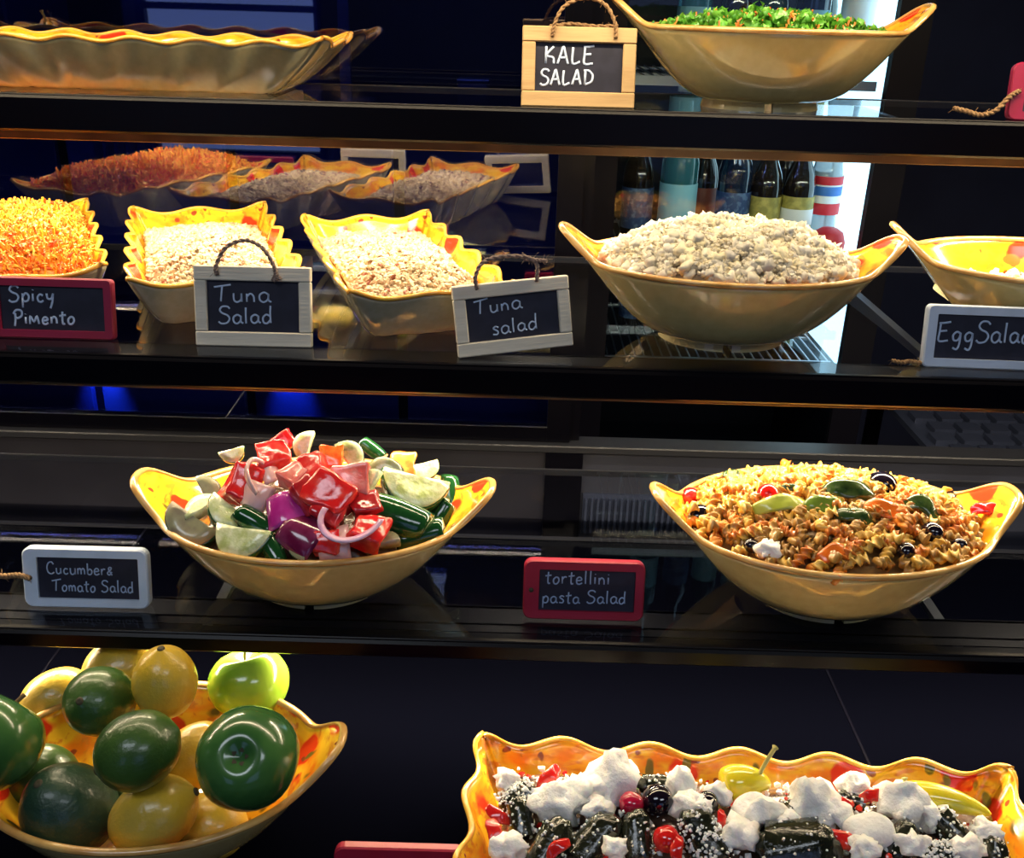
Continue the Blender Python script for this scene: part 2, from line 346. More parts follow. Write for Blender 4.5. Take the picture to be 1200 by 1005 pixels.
def rmat(rnd, s=(1, 1, 1)):
    e = Euler((rnd.uniform(0, 6.3), rnd.uniform(0, 6.3), rnd.uniform(0, 6.3))).to_matrix()
    return np.array(e) @ np.diag(s)
SALAD_PIECES = [
    (-0.333, 1.063, 0.993, 0.031, 'cuc', 200, 'pale green cucumber wedge standing at the left back of the salad heap'),
    (-0.249, 1.068, 1.006, 0.039, 'cuc', 80, 'bright white cucumber half slice at the very top of the heap'),
    (-0.275, 1.028, 1.006, 0.043, 'tom', 20, 'large red tomato chunk near the top, left of the white cucumber slice'),
    (-0.304, 0.994, 0.987, 0.048, 'tom', 75, 'large red tomato chunk on the left side of the heap beside the white onion strip'),
    (-0.274, 0.987, 0.994, 0.058, 'oni_w', 115, 'thin curved white onion strip lying between two red tomato chunks'),
    (-0.274, 1.073, 1.008, 0.025, 'tom', 40, 'small pink tomato piece tucked left of the topmost cucumber slice'),
    (-0.272, 1.001, 1.000, 0.021, 'pet_w', 30, 'small pale pink onion petal between the upper tomato chunks'),
    (-0.225, 1.002, 1.005, 0.041, 'tom', 110, 'upright red tomato wedge in the middle of the heap'),
    (-0.243, 0.990, 1.001, 0.031, 'tom_p', 60, 'soft pinkish tomato wedge left of the upright red wedge'),
    (-0.202, 0.976, 0.991, 0.053, 'tom', 150, 'big glossy tomato chunk at the centre of the heap'),
    (-0.180, 0.995, 0.995, 0.044, 'tom_p', 10, 'pale pink watery tomato chunk right of the centre chunk'),
    (-0.208, 1.029, 1.010, 0.030, 'tom_o', 100, 'orange-red tomato piece just below the topmost cucumber'),
    (-0.187, 1.045, 1.006, 0.044, 'cuc', 310, 'white cucumber chunk with green skin right of the heap top'),
    (-0.168, 1.085, 0.997, 0.035, 'cuc_s', 330, 'triangular cucumber tip with its green skin turned right'),
    (-0.163, 1.002, 0.992, 0.039, 'cuc', 60, 'round pale cucumber slice behind the centre tomato chunks'),
    (-0.149, 1.041, 0.992, 0.044, 'cuc', 10, 'white cucumber slice leaning on the orange tomato wedge'),
    (-0.134, 1.089, 0.971, 0.038, 'tom_o', 95, 'orange-red tomato wedge standing at the right back of the heap'),
    (-0.108, 1.089, 0.966, 0.042, 'cuc', 200, 'pale cucumber slice at the right back edge of the heap'),
    (-0.113, 1.022, 0.971, 0.080, 'cuc', 175, 'long pale green cucumber half on the right side of the heap'),
    (-0.073, 1.091, 0.936, 0.047, 'cuc_s', 100, 'dark skinned cucumber piece against the right inner wall of the bowl'),
    (-0.129, 0.978, 0.965, 0.081, 'cuc_s', 165, 'large dark green cucumber piece, skin up, with a blue glint'),
    (-0.101, 0.973, 0.942, 0.058, 'cuc_s', 200, 'dark green cucumber piece low at the right front rim'),
    (-0.247, 0.957, 0.978, 0.041, 'pet_p', 20, 'square bright purple onion petal at the middle front'),
    (-0.174, 0.954, 0.967, 0.070, 'oni_p', 250, 'wide pale purple onion arc at the front right of the heap'),
    (-0.200, 0.933, 0.954, 0.033, 'tom', 5, 'small red tomato cube at the front rim left of the larger one'),
    (-0.155, 0.946, 0.958, 0.043, 'tom', 170, 'flat red tomato chunk at the front rim under the purple arc'),
    (-0.226, 0.937, 0.960, 0.047, 'pet_d', 60, 'dark wine-coloured onion petal at the front middle'),
    (-0.353, 0.993, 0.960, 0.045, 'cuc', 40, 'pale cucumber wedge with dark stripe at the left, near the ear'),
    (-0.319, 0.967, 0.964, 0.051, 'cuc', 150, 'greyish green cucumber slice left of the purple onion square'),
    (-0.281, 0.951, 0.967, 0.047, 'cuc_s', 330, 'black skinned cucumber piece with white top edge left of the purple square'),
    (-0.364, 0.974, 0.941, 0.064, 'cuc_d', 150, 'dull grey-green cucumber chunk at the far left front rim'),
    (-0.292, 0.936, 0.948, 0.067, 'cuc', 170, 'broad pale green cucumber half at the left front rim'),
    (-0.258, 0.927, 0.948, 0.041, 'cuc_s', 120, 'dark skinned cucumber piece at the front rim, left of the bottom pale pieces'),
    (-0.228, 0.930, 0.950, 0.038, 'cuc_d', 90, 'pale beige cucumber piece touching the front rim in the middle'),
    (-0.191, 0.934, 0.951, 0.036, 'pet_w', 100, 'pale pinkish onion piece touching the front rim'),
    (-0.349, 1.017, 0.970, 0.040, 'cuc_d', 300, 'olive cucumber wedge between left ear and red tomato chunk'),
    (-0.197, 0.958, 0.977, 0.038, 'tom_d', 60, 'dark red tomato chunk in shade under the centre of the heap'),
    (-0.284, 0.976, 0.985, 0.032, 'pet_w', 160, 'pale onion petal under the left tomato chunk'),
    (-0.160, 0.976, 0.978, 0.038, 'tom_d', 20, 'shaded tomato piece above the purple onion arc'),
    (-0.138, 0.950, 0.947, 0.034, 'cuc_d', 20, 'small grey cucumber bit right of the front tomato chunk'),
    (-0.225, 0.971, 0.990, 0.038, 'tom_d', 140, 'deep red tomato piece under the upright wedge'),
    (-0.082, 1.013, 0.945, 0.044, 'cuc_s', 60, 'dark green cucumber end at the right inner rim'),
]
PASTA_EXTRAS = [
    (0.224, 1.088, 0.944, 0.025, 'cherry', 'red cherry tomato at the far left rim of the pasta bowl'),
    (0.304, 1.037, 0.976, 0.027, 'cherry', 'red cherry tomato in the left middle of the pasta'),
    (0.225, 1.029, 0.951, 0.028, 'olive', 'black olive below the far left cherry tomato'),
    (0.461, 1.125, 0.953, 0.024, 'olive', 'round black olive at the back of the olive cluster'),
    (0.447, 1.066, 0.981, 0.033, 'olive', 'large shiny black olive in the olive cluster'),
    (0.388, 1.043, 0.986, 0.020, 'olive', 'small black olive left of the olive cluster'),
    (0.547, 1.100, 0.947, 0.024, 'olive', 'black olive near the right back rim of the pasta bowl'),
    (0.545, 1.072, 0.946, 0.023, 'olive', 'black olive half hidden right of the pasta heap'),
    (0.272, 0.959, 0.953, 0.017, 'olive', 'small black olive at the front left rim beside white cheese crumb'),
    (0.439, 0.947, 0.959, 0.021, 'olive', 'dark olive at the front right of the pasta'),
    (0.480, 0.982, 0.965, 0.023, 'olive', 'black olive in the right front part of the pasta'),
    (0.510, 0.974, 0.954, 0.015, 'olive', 'tiny black olive close to the right front rim'),
    (0.316, 0.998, 0.975, 0.065, 'strip_l', 'long lime green pepper strip in the middle of the pasta'),
    (0.359, 0.998, 0.980, 0.043, 'strip_g', 'darker green pepper strip right of the lime green one'),
    (0.389, 0.981, 0.976, 0.039, 'strip_d', 'very dark green leaf in the centre of the pasta'),
    (0.394, 1.021, 0.984, 0.052, 'strip_d', 'dark green leaf just in front of the olive cluster'),
    (0.478, 1.011, 0.973, 0.044, 'strip_d', 'dark green pepper strip on the right half of the pasta'),
    (0.287, 1.136, 0.950, 0.026, 'strip_d', 'small dark green pepper bit at the left back of the pasta'),
    (0.330, 1.041, 0.982, 0.020, 'strip_d', 'small dark green bit right of the middle cherry tomato'),
    (0.500, 1.112, 0.955, 0.028, 'strip_r', 'red pepper strip at the back rim right of the olives'),
    (0.572, 1.048, 0.957, 0.035, 'strip_r', 'red pepper strip by the right ear of the pasta bowl'),
    (0.427, 0.995, 0.978, 0.043, 'strip_o', 'orange pepper strip right of the dark leaf'),
    (0.355, 0.933, 0.956, 0.037, 'strip_o', 'orange-red pepper strip at the front rim of the pasta'),
    (0.287, 0.945, 0.951, 0.026, 'feta', 'white cheese crumb at the front left rim of the pasta'),
]
PLATTER_PIECES = [
    (0.018, 0.797, 0.732, 0.041, 'leafroll', 30, 'vine leaf roll with feta dust at the back left corner of the platter'),
    (0.021, 0.770, 0.733, 0.037, 'leafroll', 100, 'shiny black vine leaf roll below the one in the back left corner'),
    (0.051, 0.732, 0.736, 0.051, 'leafroll', 60, 'large dark vine leaf roll at the front left of the platter'),
    (0.096, 0.739, 0.739, 0.053, 'leafroll', 50, 'vine leaf roll slanting under the tallest feta piece'),
    (0.137, 0.742, 0.741, 0.046, 'leafroll', 90, 'dark vine leaf roll below the magenta cherry tomato'),
    (0.163, 0.814, 0.740, 0.033, 'leafroll', 0, 'crumpled vine leaf roll against the back wall behind the black olive'),
    (0.204, 0.740, 0.742, 0.056, 'leafroll_f', 120, 'vine leaf roll crusted with feta crumbs, right of the red tomato'),
    (0.291, 0.775, 0.741, 0.040, 'leafroll', 10, 'short vine leaf roll left of the feta pyramid'),
    (0.296, 0.734, 0.742, 0.074, 'leafroll', 5, 'wide black vine leaf roll below the feta pyramid'),
    (0.367, 0.799, 0.741, 0.027, 'leafroll', 170, 'small vine leaf roll at the back middle of the platter'),
    (0.404, 0.746, 0.741, 0.039, 'leafroll', 60, 'dark vine leaf roll right of the smooth feta slab'),
    (0.461, 0.765, 0.738, 0.042, 'leafroll', 130, 'vine leaf roll under the right-hand yellow pepper'),
    (0.432, 0.731, 0.739, 0.034, 'leafroll_f', 10, 'feta dusted vine leaf roll at the right front of the platter'),
    (0.495, 0.736, 0.734, 0.034, 'leafroll', 80, 'dark vine leaf roll at the far right wall of the platter'),
    (0.162, 0.783, 0.741, 0.032, 'olive', 0, 'big black olive right of the magenta cherry tomato'),
    (0.213, 0.781, 0.741, 0.023, 'olive', 0, 'small black olive behind the feta crusted roll'),
    (0.058, 0.780, 0.737, 0.048, 'feta', 0, 'feta chunk at the left, above the large front roll'),
    (0.086, 0.793, 0.739, 0.045, 'feta', 0, 'crumbly feta chunk left of the tallest piece'),
    (0.118, 0.815, 0.741, 0.051, 'feta_t', 0, 'tallest snow white feta piece at the back of the platter'),
    (0.099, 0.769, 0.739, 0.030, 'feta', 0, 'feta piece just below the tallest one'),
    (0.188, 0.805, 0.741, 0.031, 'feta_t', 0, 'small angular feta piece right of the crumpled back roll'),
    (0.007, 0.815, 0.730, 0.026, 'feta', 0, 'small feta crumb in the back left corner'),
    (0.197, 0.773, 0.741, 0.035, 'feta', 0, 'feta piece sitting above the crusted roll'),
    (0.230, 0.796, 0.741, 0.027, 'feta', 0, 'feta crumb left of the yellow pepper with the stem'),
    (0.009, 0.724, 0.731, 0.035, 'feta', 0, 'feta chunk at the front left wall of the platter'),
    (0.112, 0.717, 0.740, 0.023, 'feta', 0, 'small feta crumb at the front edge of the picture'),
    (0.240, 0.740, 0.742, 0.037, 'feta', 0, 'rounded feta piece between the crusted roll and the wide roll'),
    (0.323, 0.783, 0.741, 0.053, 'feta_t', 0, 'pyramid shaped feta chunk right of the middle of the platter'),
    (0.262, 0.766, 0.742, 0.038, 'feta_t', 0, 'slanted feta piece below the yellow pepper with the stem'),
    (0.342, 0.770, 0.742, 0.032, 'feta', 0, 'feta crumb touching the right side of the pyramid'),
    (0.371, 0.748, 0.741, 0.045, 'feta_s', 0, 'smooth oval feta slab'),
    (0.418, 0.790, 0.740, 0.045, 'feta_t', 0, 'craggy feta chunk at the back right beside red peppers'),
    (0.447, 0.774, 0.738, 0.030, 'feta', 0, 'feta piece left of the right-hand yellow pepper'),
    (0.375, 0.814, 0.739, 0.031, 'feta', 0, 'feta crumb by the back wall near the painted red flower'),
    (0.410, 0.736, 0.740, 0.029, 'feta', 0, 'feta crumb at the front right between two rolls'),
    (0.357, 0.724, 0.741, 0.029, 'feta', 0, 'feta crumb under the smooth oval slab'),
    (0.463, 0.734, 0.737, 0.029, 'feta', 0, 'feta crumb at the far right front'),
    (0.494, 0.757, 0.734, 0.029, 'feta', 0, 'pinkish feta crumb near the right wall of the platter'),
    (0.292, 0.756, 0.742, 0.026, 'feta', 0, 'feta crumb lying on the wide roll'),
    (0.052, 0.812, 0.736, 0.027, 'pepper', 0, 'red pepper piece at the back left near the painted leaf'),
    (0.134, 0.776, 0.741, 0.026, 'cherry_m', 0, 'magenta cherry tomato in the left half of the platter'),
    (0.164, 0.731, 0.741, 0.027, 'cherry', 0, 'halved orange-red cherry tomato at the front middle'),
    (0.175, 0.716, 0.742, 0.022, 'pepper', 0, 'red pepper bit below the halved cherry tomato'),
    (-0.002, 0.771, 0.728, 0.023, 'pepper', 0, 'red pepper slice by the left wall'),
    (-0.002, 0.744, 0.728, 0.027, 'pepper', 0, 'larger red pepper slice by the left wall, lower down'),
    (0.058, 0.716, 0.737, 0.022, 'pepper', 0, 'red pepper bit at the front left edge of the picture'),
    (0.255, 0.776, 0.741, 0.028, 'pepper', 0, 'red pepper piece below the yellow pepper with the stem'),
    (0.390, 0.794, 0.741, 0.023, 'pepper', 0, 'red pepper piece left of the craggy feta chunk'),
    (0.355, 0.789, 0.742, 0.020, 'pepper', 0, 'small red pepper bit beside the feta pyramid'),
    (0.344, 0.741, 0.741, 0.031, 'pepper', 0, 'wine red pepper piece left of the smooth slab'),
    (0.441, 0.787, 0.739, 0.023, 'pepper', 0, 'red pepper bit under the right-hand yellow pepper'),
    (0.225, 0.757, 0.742, 0.016, 'pepper', 0, 'tiny red pepper bit right of the crusted roll top'),
    (0.260, 0.808, 0.741, 0.045, 'ypep', 0, 'small yellow pickled pepper with its stem pointing up'),
    (0.466, 0.794, 0.738, 0.077, 'ypep2', 0, 'long yellow pickled pepper lying along the right back of the platter'),
]

# ------------------------------------------------------------------ the setting (shop room)
def struct(o): o['kind'] = 'structure'; return o
M['wallb'] = mat('dark_blue_wall_paint', (.012, .016, .045), rough=.6, col2=(.018, .024, .06), scale=3)
M['wallc'] = mat('charcoal_wall_paint', (.03, .03, .04), rough=.7, col2=(.04, .04, .05), scale=3)
M['floor'] = mat('dark_floor_tiles', (.025, .025, .03), rough=.35, col2=(.04, .04, .045), scale=5)
struct(box('floor', -3.2, 3.2, -3.3, 3.5, -.06, 0, M['floor']))
struct(box('ceiling', -3.2, 3.2, -3.3, 3.5, 2.8, 2.86, M['wallc']))
struct(box('wall_back', -3.2, 3.2, 3.4, 3.5, 0, 2.8, M['wallb']))
struct(box('wall_left', -3.3, -3.2, -3.3, 3.5, 0, 2.8, M['wallc']))
struct(box('wall_right', 3.2, 3.3, -3.3, 3.5, 0, 2.8, M['wallc']))
bm = bmesh.new()
add_box(bm, -3.2, 3.2, -3.4, -3.3, 2.35, 2.8); add_box(bm, -3.2, 3.2, -3.4, -3.3, 0, .5)
for x0, x1 in ((-3.2, -2.4), (-1.25, .3), (2.2, 3.2)): add_box(bm, x0, x1, -3.4, -3.3, .5, 2.35)
struct(from_bm('wall_front', bm, M['wallc']))
sky = mat('daylight_behind_storefront', (.02, .02, .03), emit=(.35, .5, 1), estr=.7)
for k, (x0, x1) in enumerate(((-2.4, -1.25), (.3, 2.2))):
    f = struct(box('window_%d' % (k + 1), x0, x1, -3.385, -3.375, .5, 2.35, sky))
    bm = bmesh.new()
    add_box(bm, x0, x0 + .05, -3.37, -3.3, .5, 2.35); add_box(bm, x1 - .05, x1, -3.37, -3.3, .5, 2.35)
    add_box(bm, x0, x1, -3.37, -3.3, .5, .56); add_box(bm, x0, x1, -3.37, -3.3, 2.29, 2.35); add_box(bm, x0, x1, -3.36, -3.31, 1.4, 1.44)
    from_bm('window_frame', bm, M['blackm'], f)

# ------------------------------------------------------------------ display case
case = tag(empty('display_case', (0, 1.15, 0)), 'tall black glass shelved deli display case holding all the salads', 'display case')
def cpart(o, par=case):
    o.parent = par; o.matrix_parent_inverse = Matrix.Identity(4)
    if par is case: o.location.y -= 1.15
    return o
XL, XR = -1.35, 1.35
M['rpanel'] = mat('dark_blue_inner_panel', (.010, .012, .024), rough=.5, col2=(.014, .017, .032), scale=6)
cpart(box('deck', XL, XR, .44, 1.47, DECK - .05, DECK, M['deck'], bev=.004))
cpart(box('base_panel', XL, XR, .46, 1.62, 0, DECK - .12, M['blackm']))
cpart(box('deck_trim', XL, XR, .42, .44, DECK - .09, DECK + .01, M['black'], bev=.003))
for x in (XL - .03, XR):
    bm = bmesh.new()
    vs = [(.42, 0), (1.68, 0), (1.68, 1.80), (1.20, 1.80), (1.20, 1.40), (.98, 1.10), (.84, .80), (.42, .72)]
    a = [bm.verts.new((x, y, z)) for y, z in vs]; b = [bm.verts.new((x + .03, y, z)) for y, z in vs]
    bm.faces.new(a); bm.faces.new(b[::-1])
    for i in range(len(vs)): bm.faces.new((a[i], b[i], b[(i + 1) % len(vs)], a[(i + 1) % len(vs)]))
    cpart(from_bm('end_panel', bm, M['blackm']))
BH = [.043, .034, .021]
BACK = [1.60, 1.60, 1.36]
for k in range(3):
    z = SHELF[k]; yf = FRONT[k]
    s = cpart(box('glass_shelf', XL, XR, yf, BACK[k], z - .008, z, M['shelf']))
    bm = bmesh.new()   # front band with a shallow groove and a stepped top
    add_box(bm, XL, XR, yf - .008, yf - .0005, z - BH[k], z + .001, .003)
    add_box(bm, XL, XR, yf - .004, yf + .003, z + .0002, z + .0030, .0010)
    add_box(bm, XL, XR, yf + .003, yf + .030, z - BH[k], z - .0085, .002)
    t = from_bm('front_trim', bm, M['black'], s); t.location = (0, 0, 0)
    h = box('lamp_housing', XL, XR, yf + LY[k] - .0195, yf + LY[k] - .014, z - LZ[k] - .005, z - .0085, M['housing'], s, bev=.001)
    box('lamp_roof', XL, XR, yf + .0302, yf + LY[k] + .021, z - .0115, z - .0085, M['blackm'], s)
    h2 = box('lamp_cover', XL, XR, yf + LY[k] + .016, yf + LY[k] + .020, z - LZ[k] - .002, z - .0085, M['blackm'], s)
    ln = box('lamp_lens', XL + .02, XR - .02, yf + LY[k] - .012, yf + LY[k] + .014, z - LZ[k] + .002, z - LZ[k] + .005, M['lens'], s)
    e = box('back_edge', XL, XR, BACK[k], BACK[k] + .003, z - .009, z + .001, M['edge'], s)
    for x in (-1.12, -.35, .515):
        bm = bmesh.new()
        vs = [(yf + .03, -.0095), (BACK[k], -.0095), (BACK[k], -.035), (yf + .2, -.020), (yf + .03, -.016)]
        a = [bm.verts.new((x, y, z + q)) for y, q in vs]; b = [bm.verts.new((x + .012, y, z + q)) for y, q in vs]
        bm.faces.new(a); bm.faces.new(b[::-1])
        for i in range(len(vs)): bm.faces.new((a[i], b[i], b[(i + 1) % len(vs)], a[(i + 1) % len(vs)]))
        from_bm('bracket', bm, M['steel'], s)
# canopy with its lamp (just above the picture)
cpart(box('canopy', XL, XR, 1.17, 1.68, 1.76, 1.80, M['black'], bev=.004))
cpart(box('canopy_trim', XL, XR, 1.16, 1.17, 1.715, 1.80, M['black']))
cpart(box('canopy_lens', XL, XR, 1.20, 1.24, 1.745, 1.75, M['lens']))
# rear: sliding glass doors in a black frame, a sill, and the lower inner panels
DY = 1.635
for x0, x1, yy in ((XL, .105, DY), (-1.32, .123, DY + .012)):
    d = cpart(box('rear_door', x0 + .04, x1 - .04, yy - .002, yy + .002, .79, 1.74, M['door']))
    bm = bmesh.new()
    add_box(bm, x0, x0 + .042, yy - .005, yy + .005, .768, 1.755); add_box(bm, x1 - .042, x1, yy - .005, yy + .005, .768, 1.755)
    add_box(bm, x0, x1, yy - .0045, yy + .0045, .768, .795); add_box(bm, x0, x1, yy - .0045, yy + .0045, 1.735, 1.755)
    from_bm('door_frame', bm, M['black'], d)
cpart(box('door_sill', XL, XR, 1.615, 1.665, .752, .766, M['edge'], bev=.002))
cpart(box('rear_panel', XL, .062, 1.62, 1.64, DECK - .12, .752, M['panel']))
cpart(box('rear_post', .062, .130, 1.612, 1.645, DECK - .12, .752, M['black']))
cpart(box('rear_panel', .130, XR, 1.628, 1.64, DECK - .12, .752, M['rpanel']))
for (gx0, gx1) in ((.135, .36), (.62, .86)):
    g = cpart(box('vent_grille', gx0, gx1, 1.622, 1.627, .585, .668, M['bpanel']))
    n = int((gx1 - gx0) / .011)
    for i in range(n):
        x = gx0 + .006 + i * .011
        box('fin', x - .0022, x + .0022, 1.612, 1.622, .592, .660, M['bpanel'], g)
box_r = box('deck_edge', XL, XR, 1.462, 1.470, DECK, DECK + .003, M['edge']); cpart(box_r)
for x in (.445, -.62):      # joint lines between the deck plates
    cpart(box('deck_joint', x, x + .003, .46, 1.46, DECK, DECK + .0012, M['black']))

# ------------------------------------------------------------------ behind the case
M['cab'] = mat('blue_cabinet_lacquer', (.035, .055, .15), rough=.4, col2=(.045, .07, .18), scale=3)
M['cabl'] = mat('light_steel_blue_panel', (.10, .15, .32), rough=.4, metal=.3)
bc = tag(empty('back_counter', (-.7, 2.5, 0)), 'long dark blue back counter with cupboard doors behind the case, left of the drinks cooler', 'counter')
def bpart(o, par=bc, top=True):
    o.parent = par
    if top: o.location = o.location - Vector((-.7, 2.5, 0))
    return o
bpart(box('cupboard_body', -2.2, .10, 2.32, 2.9, .1, 1.24, M['blackm']))
bpart(box('plinth', -2.2, .10, 2.38, 2.9, 0, .1, M['black']))
bpart(box('worktop', -2.24, .105, 2.27, 2.9, 1.24, 1.28, M['blackm'], bev=.004))
for i in range(6):
    x0 = -2.19 + i * .385
    d = bpart(box('cupboard_door', x0, x0 + .36, 2.298, 2.318, .14, 1.22, M['cab'] if i not in (3,) else M['cabl'], bev=.003))
    bm = bmesh.new(); add_box(bm, x0 + .03, x0 + .045, 2.268, 2.28, .8, 1.05, .003)
    add_box(bm, x0 + .033, x0 + .042, 2.275, 2.30, .82, .835); add_box(bm, x0 + .033, x0 + .042, 2.275, 2.30, 1.015, 1.03)
    from_bm('door_handle', bm, M['steel'], d)
    if i == 3:
        for q in range(9): box('vent_slat', x0 + .07 + q * .026, x0 + .085 + q * .026, 2.290, 2.298, 1.13, 1.19, M['steel'], d)
for px in (-1.03, -.555):     # two added blue spots with made-up fixtures, for blue patches on the cupboard fronts
    pk = bpart(box('added_spot_box', px - .03, px + .03, 2.262, 2.298, .70, .722, M['blackm'], bev=.004))
    sd = bpy.data.lights.new('added_blue_spot', 'SPOT'); sd.energy = 22; sd.color = (.12, .30, 1); sd.spot_size = R(58); sd.spot_blend = .8; sd.shadow_soft_size = .01
    so = bpy.data.objects.new('added_blue_spot', sd); C.objects.link(so); so.location = (px, 2.272, .695); so.rotation_euler = (R(22), 0, 0)
# things on the back counter
def backbox(name, x0, x1, y0, y1, z0, z1, m_, label, cat):
    e = tag(empty(name, ((x0 + x1) / 2, (y0 + y1) / 2, z0)), label, cat)
    dx, dy = (x1 - x0) / 2, (y1 - y0) / 2
    box('body', -dx, dx, -dy, dy, .012, z1 - z0, m_, e, bev=.006)
    for sx in (-1, 1):
        for sy in (-1, 1):
            box('foot', sx * (dx - .03) - .012, sx * (dx - .03) + .012, sy * (dy - .03) - .012, sy * (dy - .03) + .012, 0, .014, M['black'], e)
    return e, dx, dy
e, dx, dy = backbox('drinks_machine', -.93, -.47, 2.45, 2.85, 1.28, 1.92, M['cabl'], 'light blue steel machine on the back counter behind the long platter', 'machine')
box('control_panel', -dx + .05, dx - .05, -dy - .006, -dy, .47, .58, M['blackm'], e, bev=.002)
box('drip_tray', -dx + .06, dx - .06, -dy - .07, -dy, .03, .05, M['steel'], e, bev=.003)
tube('spout', [(0, -dy, .42), (0, -dy - .05, .42), (0, -dy - .055, .38)], .012, M['steel'], e)
e, dx, dy = backbox('storage_box', -1.75, -1.22, 2.5, 2.85, 1.28, 1.75, M['cab'], 'dark blue box on the back counter at the far left', 'box')
box('lid', -dx - .01, dx + .01, -dy - .01, dy + .01, .46, .48, M['blackm'], e, bev=.004)
e = tag(empty('steel_stand', (-.40, 2.36, 1.28)), 'thin upright steel stand with a small foot on the back counter', 'stand')
box('pole', -.012, .012, -.008, .008, .006, .60, M['cabl'], e); box('base', -.014, .06, -.04, .04, 0, .008, M['cabl'], e, bev=.002)
e = tag(empty('small_container', (-.11, 2.36, 1.28)), 'small grey blue container on the back counter left of the kale sign', 'container')
box('body', -.035, .035, -.03, .03, 0, .05, M['cabl'], e, bev=.004); box('lid', -.037, .037, -.032, .032, .05, .057, M['steel'], e, bev=.002)
# slotted steel bench far right
e = tag(empty('slotted_bench', (1.25, 2.05, 0)), 'low steel bench with a slotted top behind the case at the right', 'bench')
bm = bmesh.new()
for i in range(9):
    for j in range(12):
        xo = .02 * (i % 2)
        add_box(bm, -.36 + j * .06 + xo, -.36 + j * .06 + xo + .045, -.28 + i * .06, -.28 + i * .06 + .045, .668, .68)
add_box(bm, -.38, .40, -.29, .27, .655, .668)
from_bm('slotted_top', bm, M['bpanel'], e)
for sx in (-.34, .36):
    for sy in (-.26, .24): box('leg', sx - .015, sx + .015, sy - .015, sy + .015, 0, .655, M['blackm'], e)

# drinks cooler
CX0, CX1, CY0, CY1 = .17, .705, 2.00, 2.46
ck = tag(empty('drinks_cooler', (.4675, 2.2, 0)), 'black drinks cooler with glowing white side wall behind the case, full of bottles', 'cooler')
def kpart(o):
    o.parent = ck; o.location = o.location - Vector((.4675, 2.2, 0)); return o
M['liner'] = mat('glowing_white_side_panel', (.72, .84, .88), rough=.35, emit=(.62, .90, 1), estr=2.4)  # wall brightness put in as its own glow; no cooler lamp lights it
kpart(box('cabinet', CX0 - .06, CX0, CY0, CY1 + .04, 0, 2.05, M['blackm'])); kpart(box('cabinet', CX1 + .004, CX1 + .06, CY0, CY1 + .04, 0, 2.05, M['blackm']))
kpart(box('cabinet_back', CX0, CX1, CY1, CY1 + .04, 0, 2.05, M['blackm'])); kpart(box('cabinet_top', CX0, CX1, CY0, CY1, 1.98, 2.05, M['blackm']))
kpart(box('cabinet_floor', CX0, CX1, CY0, CY1, 0, .3, M['blackm']))
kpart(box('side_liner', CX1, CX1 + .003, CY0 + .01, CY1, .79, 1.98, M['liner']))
dr = kpart(box('cooler_door', CX0 + .02, CX1 - .01, CY0 - .012, CY0 - .008, .32, 1.96, M['cdoor']))
bm = bmesh.new()
add_box(bm, CX0 - .05, CX0 + .022, CY0 - .025, CY0 - .002, .28, 2.0); add_box(bm, CX1 - .012, CX1 + .05, CY0 - .025, CY0 - .002, .28, 2.0)
add_box(bm, CX0 - .05, CX1 + .05, CY0 - .024, CY0 - .003, .28, .33); add_box(bm, CX0 - .05, CX1 + .05, CY0 - .024, CY0 - .003, 1.95, 2.0)
f = from_bm('door_frame', bm, M['blackm'], dr)
CSH = [1.372, 1.015, .80]
for z in CSH:
    bm = bmesh.new()
    for i in range(26): x = CX0 + .012 + i * .02; add_box(bm, x, x + .003, CY0 + .02, CY1 - .02, z - .003, z)
    for y in (CY0 + .02, CY0 + .2, CY1 - .03): add_box(bm, CX0 + .005, CX1 - .02, y, y + .006, z - .009, z - .003)
    add_box(bm, CX0 + .005, CX1 - .02, CY0 + .014, CY0 + .02, z - .014, z + .004)
    kpart(from_bm('wire_shelf', bm, M['steel']))

def bottle(x, y, z, kind, label, glass, lab, capc, labcol2=None, sc=1.0):
    e = tag(empty('bottle', (x, y, z)), label, 'bottle', 'bottles in the drinks cooler')
    if kind == 'wine': prof = [(0, .002), (.030, .0), (.034, .004), (.034, .165), (.030, .185), (.017, .215), (.0135, .235), (.0135, .285), (.0155, .286), (.0155, .298)]; lz = (.045, .128); lr = .0343
    elif kind == 'soda': prof = [(0, .004), (.026, 0), (.033, .008), (.033, .05), (.029, .085), (.033, .12), (.033, .165), (.027, .20), (.015, .232), (.0125, .24), (.0125, .255)]; lz = (.085, .165); lr = .0336
    else: prof = [(0, .002), (.028, 0), (.0305, .004), (.0305, .135), (.026, .16), (.0145, .19), (.0125, .21), (.0125, .258)]; lz = (.04, .118); lr = .0308
    prof = [(r * sc, q * sc) for r, q in prof]
    V, F = revolve(prof + [(0, prof[-1][1])], 24); build('glass_body', V, F, glass, e)
    lz = (lz[0] * sc, lz[1] * sc); lr *= sc
    V, F = revolve([(lr, lz[0]), (lr + .0004, lz[0] + .001), (lr + .0004, lz[1] - .001), (lr, lz[1])], 24); lb = build('label_band', V, F, lab, e)
    if labcol2:
        for (a0, a1, mm) in labcol2:
            zz = lambda t: lz[0] + t * (lz[1] - lz[0])
            V, F = revolve([(lr + .0008, zz(a0)), (lr + .001, zz(a0) + .0005), (lr + .001, zz(a1) - .0005), (lr + .0008, zz(a1))], 24); build('label_stripe', V, F, mm, lb)
    t = prof[-1][1]; cr = prof[-1][0] + .0015
    V, F = revolve([(cr, t - .016), (cr, t + .004), (0, t + .0055)], 20); build('cap', V, F, capc, e)
    return e
def glassm(n, c, tr=.0): return mat(n, c, rough=.06, coat=1, trans=tr)
